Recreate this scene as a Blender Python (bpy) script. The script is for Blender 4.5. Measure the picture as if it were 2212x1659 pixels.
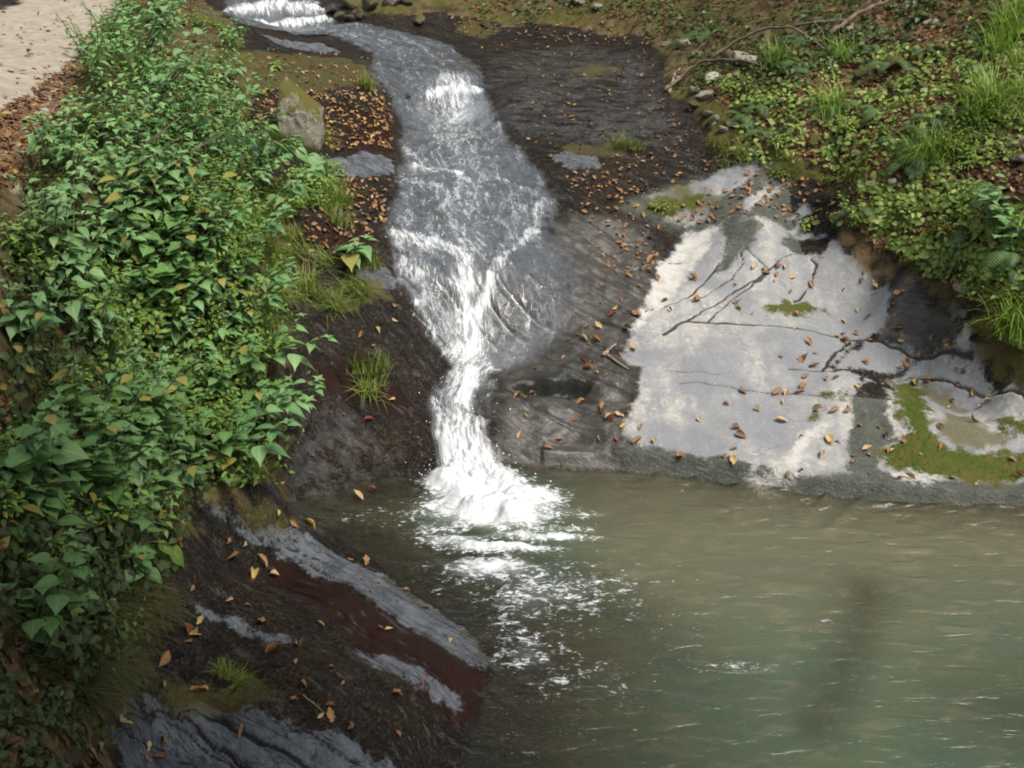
import bpy, bmesh, math, random
import numpy as np
from mathutils import Vector, Matrix, Euler

for o in list(bpy.data.objects):
    bpy.data.objects.remove(o)
SC = bpy.context.scene
COL = SC.collection
R = math.radians
rng = np.random.default_rng(11)
random.seed(5)

# ------------------------------------------------------------------ camera, sky, sun, exposure
CAM_H, PITCH, FOV = 4.5, 25.0, 50.0
cam = bpy.data.cameras.new("camera"); cam.sensor_width = 36; cam.angle = R(FOV)
cam.clip_start = 0.05; cam.clip_end = 400
co = bpy.data.objects.new("camera", cam); COL.objects.link(co)
co.location = (0, 0, CAM_H); co.rotation_euler = (R(90 - PITCH), 0, 0)
SC.camera = co

SUN_EL, SUN_AZ = 60.0, 132.0         # azimuth measured from +Y towards +X: where the sun stands
w = bpy.data.worlds.new("World"); SC.world = w; w.use_nodes = True
nt = w.node_tree; nt.nodes.clear()
sky = nt.nodes.new("ShaderNodeTexSky"); sky.sky_type = 'NISHITA'; sky.sun_disc = False
sky.sun_elevation = R(SUN_EL); sky.sun_rotation = R(SUN_AZ); sky.air_density = 1.0; sky.dust_density = 2.5
bg = nt.nodes.new("ShaderNodeBackground"); bg.inputs[1].default_value = 0.095
wo = nt.nodes.new("ShaderNodeOutputWorld")
hs_ = nt.nodes.new("ShaderNodeHueSaturation"); hs_.inputs['Saturation'].default_value = .42
nt.links.new(sky.outputs[0], hs_.inputs['Color']); nt.links.new(hs_.outputs[0], bg.inputs[0]); nt.links.new(bg.outputs[0], wo.inputs[0])
sl = bpy.data.lights.new("sun", 'SUN'); sl.energy = 2.7; sl.angle = R(24); sl.color = (1.0, 0.93, 0.82)
so = bpy.data.objects.new("sun", sl); COL.objects.link(so)
sd = Vector((math.sin(R(SUN_AZ)) * math.cos(R(SUN_EL)), math.cos(R(SUN_AZ)) * math.cos(R(SUN_EL)), math.sin(R(SUN_EL))))
so.rotation_euler = sd.to_track_quat('Z', 'Y').to_euler()
SC.view_settings.view_transform = 'Standard'; SC.view_settings.look = 'None'
SC.view_settings.exposure = 1.1; SC.view_settings.gamma = 1
SC.render.engine = 'CYCLES'
SC.cycles.use_denoising = True
SC.cycles.max_bounces = 8; SC.cycles.transparent_max_bounces = 24
SC.cycles.caustics_reflective = False; SC.cycles.caustics_refractive = False
SC.cycles.filter_width = 1.9

# ------------------------------------------------------------------ pixel <-> ground geometry (photo plan units 2212 x 1659)
PW, PH = 2212.0, 1659.0
FPX = PW / 2 / math.tan(R(FOV / 2))
CP, SP = math.cos(R(PITCH)), math.sin(R(PITCH))

def ray(px, py):
    px = np.asarray(px, float); py = np.asarray(py, float)
    u = (px - PW / 2) / FPX; v = -(py - PH / 2) / FPX
    return np.stack([u, CP + v * SP, -SP + v * CP], -1)

def at_z(px, py, z):
    d = ray(px, py); t = (CAM_H - z) / -d[..., 2]
    return d[..., 0] * t, d[..., 1] * t

def project(x, y, z):
    f = y * CP + (CAM_H - z) * SP; up = y * SP - (CAM_H - z) * CP
    return PW / 2 + FPX * x / f, PH / 2 - FPX * up / f

# ------------------------------------------------------------------ noise
def _h(ix, iy, s):
    n = (ix.astype(np.int64) * 374761393 + iy.astype(np.int64) * 668265263 + s * 974711) & 0x7fffffff
    n = ((n ^ (n >> 13)) * 1274126177) & 0x7fffffff
    return ((n ^ (n >> 16)) & 0xffff) / 65535.0

def vn(x, y, s=0):
    x = np.asarray(x, float); y = np.asarray(y, float)
    ix = np.floor(x); iy = np.floor(y); fx = x - ix; fy = y - iy
    fx = fx * fx * fx * (fx * (fx * 6 - 15) + 10); fy = fy * fy * fy * (fy * (fy * 6 - 15) + 10)
    a = _h(ix, iy, s); b = _h(ix + 1, iy, s); c = _h(ix, iy + 1, s); d = _h(ix + 1, iy + 1, s)
    return (a + (b - a) * fx) * (1 - fy) + (c + (d - c) * fx) * fy

def fbm(x, y, s=0, o=4):
    t = 0; a = .5; n = 0
    for k in range(o):
        t = t + a * (vn(x * 2 ** k + 17.3 * k, y * 2 ** k - 9.1 * k, s + k) - .5) * 2; n += a; a *= .5
    return t / n

def sstep(a, b, x):
    t = np.clip((x - a) / (b - a), 0, 1); return t * t * (3 - 2 * t)

# ------------------------------------------------------------------ base relief from surveyed points (pixel, height) and world points
CTRL = [  # right slab and chute
 (1090,1000,.02),(1340,1012,.06),(1600,1042,.08),(1850,1062,.09),(2212,1085,.1),
 (1380,960,.17),(1420,800,.47),(1480,640,.80),(1520,500,1.12),(1700,900,.3),(1700,700,.67),(1720,500,1.14),
 (1850,820,.46),(1900,620,.84),(2050,900,.31),(2150,800,.52),(2212,830,.52),(2212,1000,.16),(1600,980,.16),(1900,980,.16),
 (1100,960,.12),(1250,940,.18),(1150,850,.36),(1250,800,.46),(1095,800,.38),(1200,650,.78),(1300,600,.9),(1350,480,1.2),(1130,700,.62),
 # fall channel
 (1030,980,.08),(1005,900,.24),(1010,780,.46),(1010,700,.68),(1010,630,.92),(1000,520,1.2),(1000,440,1.33),(1000,380,1.4),(1000,300,1.5),
 (980,245,1.58),(980,195,1.84),(900,150,1.98),(960,100,2.12),(800,70,2.25),(700,55,2.3),(600,55,2.32),(600,0,2.63),
 # left rocks
 (850,1000,.15),(700,1060,.08),(610,1080,.03),(650,1000,.25),(640,900,.55),(760,920,.38),(850,860,.45),(900,780,.60),(780,760,.80),
 (700,700,.98),(850,650,.98),(650,620,1.2),(760,620,1.12),(840,560,1.18),(720,500,1.42),(800,450,1.45),(830,380,1.55),(720,380,1.65),
 (840,300,1.68),(720,260,1.85),(800,215,1.88),(640,300,1.85),(600,400,1.7),(640,185,2.12),(640,210,1.98),(760,190,2.02),(650,130,2.22),(840,190,1.94),
 # dark bedrock upstream
 (1100,200,1.95),(1100,250,1.78),(1100,330,1.58),(1150,130,2.1),(1250,200,1.98),(1250,300,1.72),(1200,400,1.45),(1400,300,1.78),
 (1400,200,2.05),(1300,80,2.3),(1100,60,2.3),(1420,110,2.3),(1500,320,1.75),(1350,420,1.4),(1480,380,1.55),(1650,370,1.65),(1650,460,1.35),
 # right hillside
 (1800,520,1.2),(1950,580,1.1),(2050,660,.93),(2212,760,.8),(2212,600,1.35),(2212,400,1.95),(2212,200,2.6),(2212,0,3.3),(1900,400,1.75),
 (1900,200,2.4),(1900,0,3.15),(1700,300,1.95),(1700,100,2.7),(1700,0,2.95),(1550,250,2.05),(1550,100,2.5),(1500,0,2.8),(1300,20,2.6),(1000,20,2.5),(800,20,2.5),
 # lower left ledge
 (600,1085,.0),(700,1135,0),(800,1210,0),(900,1285,0),(1000,1355,0),(1060,1420,0),(1040,1530,0),(1010,1659,0),
 (430,1090,.45),(520,1150,.40),(300,1400,.85),(240,1500,.95),(400,1300,.7),(250,1659,.95),(870,1659,.28),(600,1500,.6),(600,1300,.46),
 (800,1400,.26),(700,1200,.14),(800,1290,.14),(900,1500,.22),(1000,1450,.07),(900,1380,.1),
 # left bank and path
 (400,1050,.75),(200,1400,1.25),(100,1500,1.5),(0,1600,1.75),(0,1300,1.85),(200,1200,1.4),(0,1000,2.1),(200,900,1.75),(350,1000,1.05),
 (400,850,1.4),(500,900,1.0),(550,750,1.3),(400,650,1.75),(200,650,2.1),(0,700,2.45),(50,450,2.65),(0,400,2.7),(100,250,2.75),(180,120,2.8),
 (260,0,2.85),(0,100,2.8),(0,300,2.72),(300,400,2.2),(400,250,2.35),(450,120,2.5),(500,40,2.6),(500,500,1.75),(520,350,1.92),(540,200,2.18),(560,100,2.3)]
WORLD = [(-3.1,3,2.75),(-4,0,2.8),(-7,6,2.8),(-8,12,2.85),(-3.0,1,2.3),(-2.0,1,1.0),(-12,10,5),(-14,20,8),(-14,0,6),(-1.2,1.5,.5),(-.3,2,-.3),(0,0,-.5),(1.5,2,-.6),(4,2,-.5),(4.5,5,-.3),
 (6.5,7.4,.5),(8,4,1.0),(9,10,4.0),(12,12,6.2),(12,6,4),(14,20,9),(6,20,5.2),(0,23,4.4),(-4,23,4.2),(-8,25,5),(0,34,12),(-12,34,12),(12,34,14),(16,0,5),
 (-4,19.6,2.75),(-8,17.5,2.9),(-10,16,3.6),(6,16.5,4.3),(8,13.5,4.4),(4.2,9.2,1.9),(5.5,9,2.6)]
C = np.array(CTRL, float)
cx, cy = at_z(C[:, 0], C[:, 1], C[:, 2])
P = np.concatenate([np.stack([cx, cy], 1), np.array(WORLD)[:, :2]]); Z = np.concatenate([C[:, 2], np.array(WORLD)[:, 2]])
def _phi(d2): return -np.sqrt(d2 + .12)
n = len(P); A = np.zeros((n + 3, n + 3))
A[:n, :n] = _phi(((P[:, None] - P[None]) ** 2).sum(-1)) + np.eye(n) * .01
A[:n, n] = 1; A[:n, n + 1:] = P; A[n, :n] = 1; A[n + 1:, :n] = P.T
W = np.linalg.solve(A, np.concatenate([Z, [0, 0, 0]]))
GX0, GY0, GS = -18., -2., .06
gxs = np.arange(GX0, 18, GS); gys = np.arange(GY0, 38, GS)
G = np.zeros((len(gys), len(gxs)))
for k, yy in enumerate(gys):
    d2 = (gxs[:, None] - P[None, :, 0]) ** 2 + (yy - P[None, :, 1]) ** 2
    G[k] = _phi(d2) @ W[:n] + W[n] + W[n + 1] * gxs + W[n + 2] * yy

def H0(x, y):
    u = np.clip((np.asarray(x) - GX0) / GS, 0, len(gxs) - 1.001); v = np.clip((np.asarray(y) - GY0) / GS, 0, len(gys) - 1.001)
    i = u.astype(int); j = v.astype(int); fu = u - i; fv = v - j
    return (G[j, i] * (1 - fu) + G[j, i + 1] * fu) * (1 - fv) + (G[j + 1, i] * (1 - fu) + G[j + 1, i + 1] * fu) * fv

def ground(px, py):
    """where the sight line through a photo point meets the base relief: x, y"""
    d = ray(px, py); shp = d.shape[:-1]; d = d.reshape(-1, 3); N = len(d)
    t = np.full(N, 2.0); hit = np.zeros(N, bool); lo = t.copy(); hi = t.copy()
    for k in range(520):
        tn = np.where(hit, t, t + .06)
        z = CAM_H + d[:, 2] * tn; g = np.maximum(H0(d[:, 0] * tn, d[:, 1] * tn), 0)
        new = (~hit) & (z < g)
        lo = np.where(new, t, lo); hi = np.where(new, tn, hi); hit |= new; t = tn
    for k in range(12):
        m = (lo + hi) / 2; z = CAM_H + d[:, 2] * m; b = z < np.maximum(H0(d[:, 0] * m, d[:, 1] * m), 0)
        hi = np.where(b, m, hi); lo = np.where(b, lo, m)
    t = np.where(hit, hi, 26)
    return (d[:, 0] * t).reshape(shp), (d[:, 1] * t).reshape(shp)

def plan(pts, z=None):
    """photo outline -> plan outline on the ground; ('w',x,y) entries are already plan points"""
    out = np.zeros((len(pts), 2)); idx = [i for i, p in enumerate(pts) if p[0] != 'w']
    for i, p in enumerate(pts):
        if p[0] == 'w': out[i] = p[1:]
    if idx:
        a = np.array([pts[i][:2] for i in idx], float)
        x, y = ground(a[:, 0], a[:, 1]) if z is None else at_z(a[:, 0], a[:, 1], z)
        out[idx, 0] = x; out[idx, 1] = y
    return out

def seg_d2(x, y, a, b):
    ex, ey = b[0] - a[0], b[1] - a[1]; L = ex * ex + ey * ey + 1e-9
    t = np.clip(((x - a[0]) * ex + (y - a[1]) * ey) / L, 0, 1)
    return (x - a[0] - t * ex) ** 2 + (y - a[1] - t * ey) ** 2

def sdf(x, y, poly, lim=.4):
    """signed distance in plan, + inside, clipped"""
    out = np.full(x.shape, -lim); lo = poly.min(0) - lim; hi = poly.max(0) + lim
    m = (x > lo[0]) & (x < hi[0]) & (y > lo[1]) & (y < hi[1])
    if not m.any(): return out
    X, Y = x[m], y[m]; d = np.full(X.shape, 1e9); ins = np.zeros(X.shape, bool)
    for i in range(len(poly)):
        a, b = poly[i], poly[(i + 1) % len(poly)]
        d = np.minimum(d, seg_d2(X, Y, a, b))
        if a[1] != b[1]:
            c = ((a[1] > Y) != (b[1] > Y)) & (X < (b[0] - a[0]) * (Y - a[1]) / (b[1] - a[1]) + a[0]); ins ^= c
    out[m] = np.clip(np.where(ins, 1, -1) * np.sqrt(d), -lim, lim)
    return out

def ldist(x, y, line, lim=.3):
    out = np.full(x.shape, lim); lo = line.min(0) - lim; hi = line.max(0) + lim
    m = (x > lo[0]) & (x < hi[0]) & (y > lo[1]) & (y < hi[1])
    if not m.any(): return out
    X, Y = x[m], y[m]; d = np.full(X.shape, 1e9)
    for i in range(len(line) - 1): d = np.minimum(d, seg_d2(X, Y, line[i], line[i + 1]))
    out[m] = np.minimum(np.sqrt(d), lim); return out

def usdf(x, y, polys, lim=.4):
    o = np.full(x.shape, -lim)
    for p in polys: o = np.maximum(o, sdf(x, y, p, lim))
    return o

def crop(ox, oy, pts): return [(ox + a * .3516, oy + b * .3516) for a, b in pts]
c6 = lambda p: crop(1434, 553, p)
c5 = lambda p: crop(734, 553, p)
c7 = lambda p: crop(0, 1106, p)
c8 = lambda p: crop(734, 1106, p)

# ------------------------------------------------------------------ outlines
WL_LEFT = [(600,1085),(640,1086),(700,1070),(800,1047),(880,1027),(930,1008),(1000,992),(1085,1000)]
WL_RIGHT = [(1085,1000),(1200,1008),(1340,1016),(1480,1030),(1600,1050),(1740,1066),(1850,1078),(2000,1090),(2212,1102)]
WL_LEDGE = [(1010,1659),(1020,1580),(1045,1500),(1065,1425),(1000,1360),(900,1290),(800,1215),(700,1140),(600,1085)]
pool_left = plan(WL_LEFT, 0.0); pool_right = np.concatenate([plan(WL_RIGHT, 0.0), [[5.6, 7.25], [7, 5]]])
pool_ledge = np.concatenate([[[-.3, 0], [-.4, 2]], plan(WL_LEDGE, 0.0)])
POOL = np.concatenate([pool_left, pool_right[1:], [[6, 2], [4, -1]], pool_ledge])

PATH = plan([(262,-10),(250,20),(215,60),(165,140),(110,230),(60,320),(0,400),('w',-3.5,5),('w',-3.6,2),('w',-4,-2),('w',-9,-2),('w',-8.6,6),('w',-8,12),(-30,40),(25,12),(60,-10),('w',-8.5,22),('w',-6.6,20)])
LBANK = plan([(262,-10),(440,-10),(500,50),(545,110),(560,170),(545,230),(520,300),(540,360),(620,400),(640,470),(620,540),(590,640),(600,700),(615,800),(620,900),(600,985),(560,1030),(490,1060),(420,1085),(390,1180),(345,1330),(300,1400),(250,1470),(222,1540),(225,1659),
              ('w',-1.6,2),('w',-1.6,-2),('w',-4,-2),('w',-3.6,2),('w',-3.5,5),(0,400),(60,320),(110,230),(165,140),(215,60),(250,20)])
HILL = plan([(940,28),(1040,44),(1200,52),(1390,78),(1440,125),(1435,205),(1500,235),(1530,285),(1525,340),(1640,345),(1760,365),(1835,425),(1790,490),(1800,530),(1840,560),(1925,600),(2010,640),(2060,690),(2130,765),(2212,835),
             ('w',5.2,7.4),('w',6.4,7.2),('w',8,4),('w',18,0),('w',18,38),('w',-18,38),('w',-18,24),('w',-8.5,22),('w',-5.5,20.6),(740,-5),(780,36)])
SLABP = plan([(1340,1012),(1345,930),(1390,800),(1345,765),(1400,640),(1480,492),(1335,455),(1400,415),(1500,390),(1640,345),(1760,365),(1835,425),(1790,490),(1800,530),(1840,560),(1925,600),(2010,640),(2060,690),(2130,765),(2212,835),('w',5.2,7.4),('w',5.2,7.0),('w',4,7.0),(2000,1100),(1850,1085),(1740,1070),(1600,1052),(1480,1030)])
LEDGE = plan([(420,1085),(490,1060),(560,1060),(600,1085),(700,1140),(800,1215),(900,1290),(1000,1360),(1065,1425),(1070,1500),(1045,1580),(1035,1659),('w',-.1,2),('w',-.1,-2),('w',-1.6,-2),('w',-1.6,2),(225,1659),(222,1540),(250,1470),(300,1400),(345,1330),(390,1180)])
LROCK = plan([(490,1060),(560,1030),(600,985),(620,900),(615,800),(600,700),(590,640),(620,540),(640,470),(620,400),(540,360),(520,300),(545,205),(640,212),(760,212),(850,205),(860,300),(845,400),(830,450),(820,520),(840,620),(900,720),(945,800),(905,880),(925,960),(930,1010),(880,1030),(800,1050),(700,1078),(640,1090),(600,1090)])
MLEDGE = plan([(545,110),(500,50),(600,62),(700,80),(790,125),(800,165),(850,205),(760,212),(640,212),(545,205),(560,170)])
DARKR = plan([(1050,195),(1040,135),(980,95),(880,62),(780,36),(940,28),(1040,44),(1200,52),(1390,78),(1440,125),(1435,205),(1500,235),(1530,285),(1525,340),(1640,345),(1500,390),(1400,415),(1335,455),(1420,470),(1480,492),(1400,640),(1345,765),(1390,800),(1345,930),(1340,1012),(1200,1012),(1085,1004),(1075,940),(1085,810),(1075,760),(1100,660),(1180,560),(1190,490),(1180,380),(1110,300),(1070,240)])

DRY = [plan(p) for p in [
 [(1487,492),(1600,488),(1725,487),(1790,535),(1870,578),(1910,620),(1927,660),(1910,708),(1850,735),(1815,770),(1800,800),(1880,822),(1852,860),(1845,940),(1838,1000),(1820,1022),(1760,1032),(1680,1030),(1620,1005),(1560,990),(1500,998),(1440,985),(1380,968),(1340,930),(1362,880),(1385,820),(1390,800),(1355,790),(1345,765),(1365,710),(1400,640),(1440,560),(1470,510)],
 [(1800,800),(1822,765),(1870,742),(1930,742),(1985,762),(1955,792),(1910,806)],
 [(1970,790),(2000,768),(2060,762),(2130,790),(2212,845),('w',4.6,7.9),('w',4.6,7.3),(2212,1045),(2150,1040),(1960,1037),(1895,1010),(1900,960),(1938,950),(1920,880),(1940,820)],
 [(2050,668),(2080,700),(2130,765),(2212,840),('w',4.6,7.9),(2190,835),(2100,775),(2050,755),(2075,725)],
 [(1400,420),(1500,398),(1560,372),(1640,358),(1610,400),(1540,440),(1530,472),(1440,470),(1430,455)],
 [(1600,450),(1650,400),(1690,395),(1640,440),(1610,470)], [(1700,470),(1740,440),(1760,460),(1730,475)]]]
WETS = [plan(p) for p in [
 [(1565,482),(1640,484),(1645,500),(1600,560),(1570,592),(1552,588),(1575,530)],[(1700,500),(1790,520),(1765,555),(1720,548),(1690,527)],
 c6([(1200,790),(1370,770),(1380,900),(1390,1000),(1380,1110),(1330,1200),(1300,1330),(1100,1330),(1150,1180),(1170,1000),(1150,900)]),]]
WHITE = [plan(p) for p in [
 [(1487,495),(1555,490),(1525,545),(1480,600),(1455,640),(1410,680),(1372,715),(1395,645),(1440,565)],
 [(1790,900),(1802,915),(1745,962),(1732,1000),(1720,1032),(1670,1030),(1692,985),(1740,930)],
 [(1930,1020),(2000,1005),(2050,1030),(2000,1042),(1950,1040)],[(1925,830),(1940,826),(1925,870),(1935,950),(1922,955),(1915,890)],
 [(1620,1010),(1680,1030),(1690,1045),(1610,1030)]]]
MOSS = [plan(p) for p in [
 [(1652,662),(1700,655),(1740,652),(1778,665),(1760,677),(1700,679),(1665,674)],
 [(1930,830),(1970,822),(2005,850),(2015,920),(2035,960),(2100,977),(2212,968),('w',4.5,7.42),('w',4.5,7.15),(2212,1042),(2100,1040),(2010,1030),(1920,1010),(1895,985),(1930,962),(1962,942),(1932,900)],
 [(2140,905),(2212,905),('w',4.4,7.72),('w',4.4,7.5),(2212,940),(2170,935)],[(1780,850),(1818,848),(1822,858),(1790,860)],
 [(1395,445),(1440,425),(1520,415),(1530,440),(1480,458),(1400,460)],[(1665,365),(1720,350),(1780,365),(1740,380),(1680,382)],
 [(1745,892),(1775,888),(1770,905),(1745,912)]]]
OLIVE = [plan(p) for p in [
 [(550,112),(640,118),(760,132),(815,180),(700,196),(600,192),(548,188)],[(1228,152),(1280,138),(1335,150),(1270,172)],
 [(1400,430),(1470,402),(1560,420),(1540,450),(1450,465)],[(2030,880),(2120,915),(2180,955),(2090,968),(2035,945)],[(1970,822),(2060,840),(2080,890),(2010,870)],
 [(640,640),(820,600),(850,640),(760,680)],[(1000,40),(1080,60),(1050,80),(980,62)],[(1200,320),(1360,310),(1350,335),(1230,338)],
 [(350,1470),(560,1470),(600,1510),(480,1560),(360,1520)],[(420,1080),(560,1075),(640,1130),(500,1110)],[(600,400),(690,380),(760,395),(740,430)],
 [(1500,1020),(1640,1040),(1800,1055),(2212,1080),('w',4.5,7.3),('w',4.5,7.2),(2212,1094),(1850,1070),(1600,1044)]]]
GREY = [plan(p) for p in [
 [(400,1072),(520,1108),(640,1150),(760,1200),(850,1250),(960,1325),(1040,1385),(1080,1435),(1050,1450),(960,1402),(850,1332),(740,1265),(640,1217),(560,1182),(470,1132)],
 [(765,1405),(830,1428),(900,1450),(960,1470),(997,1497),(940,1492),(870,1470),(820,1452)],[(420,1310),(520,1345),(600,1388),(640,1402),(560,1402),(480,1362)],
 [(255,1512),(360,1525),(430,1545),(500,1550),(530,1540),(600,1555),(680,1580),(760,1610),(880,1670),('w',-.5,3),('w',-.8,1),('w',-1.7,1),(225,1660),(230,1600)],
 [(700,345),(780,330),(850,345),(855,372),(780,390),(720,386)],[(1185,345),(1215,332),(1290,338),(1298,362),(1220,368)],[(760,570),(840,590),(850,630),(770,610)],[(530,300),(590,290),(600,330),(540,340)],[(560,70),(700,92),(730,112),(640,108)]]]
RED = [plan(p) for p in [
 [(560,1192),(640,1225),(740,1275),(850,1342),(960,1412),(1060,1462),(1060,1520),(980,1545),(900,1490),(800,1410),(700,1340),(620,1280)],
 [(640,760),(760,770),(860,850),(900,900),(840,900),(700,820)],[(650,520),(760,480),(820,520),(760,560)],[(720,230),(850,260),(850,330),(760,330)]]]
FILM = [plan(p) for p in [[(1100,560),(1200,500),(1280,540),(1280,640),(1230,740),(1120,800),(1085,760),(1080,650)],[(1090,860),(1180,840),(1330,860),(1340,990),(1180,990),(1090,960)],
 [(790,135),(850,140),(930,180),(860,195),(800,190)],[(1060,170),(1280,180),(1300,210),(1080,240)],[(600,1000),(720,1020),(760,1060),(620,1085)],[(1060,120),(1250,100),(1410,125),(1430,220),(1480,300),(1350,320),(1200,310),(1090,280)],[(620,880),(760,900),(850,980),(700,1060),(610,1060)]]]
SHEEN = plan([(1195,485),(1300,470),(1400,500),(1425,560),(1385,660),(1335,760),(1375,800),(1335,930),(1335,1012),(1090,1002),(1080,900),(1085,830),(1100,760),(1250,620)])
HOLLOW = plan([(1850,560),(1925,600),(2010,640),(2070,690),(2090,770),(2000,775),(1930,745),(1890,720),(1930,660),(1900,600)])
SLOT = plan([(1085,838),(1130,827),(1200,820),(1262,826),(1300,834)])
CRACKS = [(plan(c6(p)), wd) for p, wd in [
 ([(0,480),(60,440),(140,395),(340,402),(620,415),(850,445),(1050,490),(1260,515),(1460,560),(1700,595),(1900,612)], .016),
 ([(0,695),(200,715),(350,730)], .006),([(760,685),(900,700),(1050,712),(1180,705),(1300,745),(1520,735),(1700,750),(1850,785),(2050,830),(2212,860)], .012),
 ([(90,770),(400,800),(650,830),(850,847),(1100,870),(1430,897)], .007),([(980,700),(1020,640),(1080,585),(1110,550),(1160,515)], .018),
 ([(0,310),(150,240),(300,90),(330,40)], .012),([(220,250),(420,130),(490,40),(480,-20),(560,-60)], .009),
 ([(140,395),(300,290),(430,210),(560,150),(640,90),(720,20),(790,-20)], .012),([(270,390),(360,300),(470,220),(640,110)], .009),
 ([(800,270),(900,180),(945,40),(900,0)], .012),([(640,80),(580,30),(550,0),(500,-60)], .011),([(560,1250),(640,1200),(700,1160)], .004),
 ([(1000,1140),(1200,1160)], .004),([(1480,640),(1500,590),(1460,560)], .01),([(-240,90),(-80,60),(100,40)], .01)]]
CRACKS += [(plan(c7(p)), wd) for p, wd in [([(1150,20),(1400,75),(1560,140),(1700,225),(1830,270),(1950,320),(2250,430)], .010),([(1260,20),(1500,100),(1800,190),(2200,330)], .008),([(1520,200),(1700,270),(1900,350),(2200,500)], .008),([(620,1120),(800,1180),(1000,1235),(1150,1290),(1300,1400),(1420,1480),(1520,1573)], .012),([(720,1190),(950,1255),(1100,1330),(1250,1430),(1400,1530),(1480,1600)], .009),([(980,1215),(1200,1250),(1350,1300),(1540,1375),(1700,1440),(1800,1500),(1950,1580)], .012),([(1780,1310),(1900,1350),(2020,1430),(2100,1490),(2250,1570)], .009),([(700,1330),(850,1380),(1000,1440),(1200,1560)], .007),([(900,850),(1100,890),(1240,895)], .006)]]
CRACKS += [(plan(p), wd) for p, wd in [([(1090,836),(1140,827),(1200,822),(1265,828)], .13),([(545,205),(640,212),(760,213),(850,207)], .02),([(735,425),(800,400),(860,368)], .02),([(1225,338),(1360,322),(1450,330)], .012),([(1120,170),(1290,150),(1400,160)], .012),  # the first, widest one paints the undercut slot's shade
 ([(1160,262),(1300,270),(1430,300)], .008)]]
STD = np.array([1.56, -1.07]); STD /= np.linalg.norm(STD)

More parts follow.
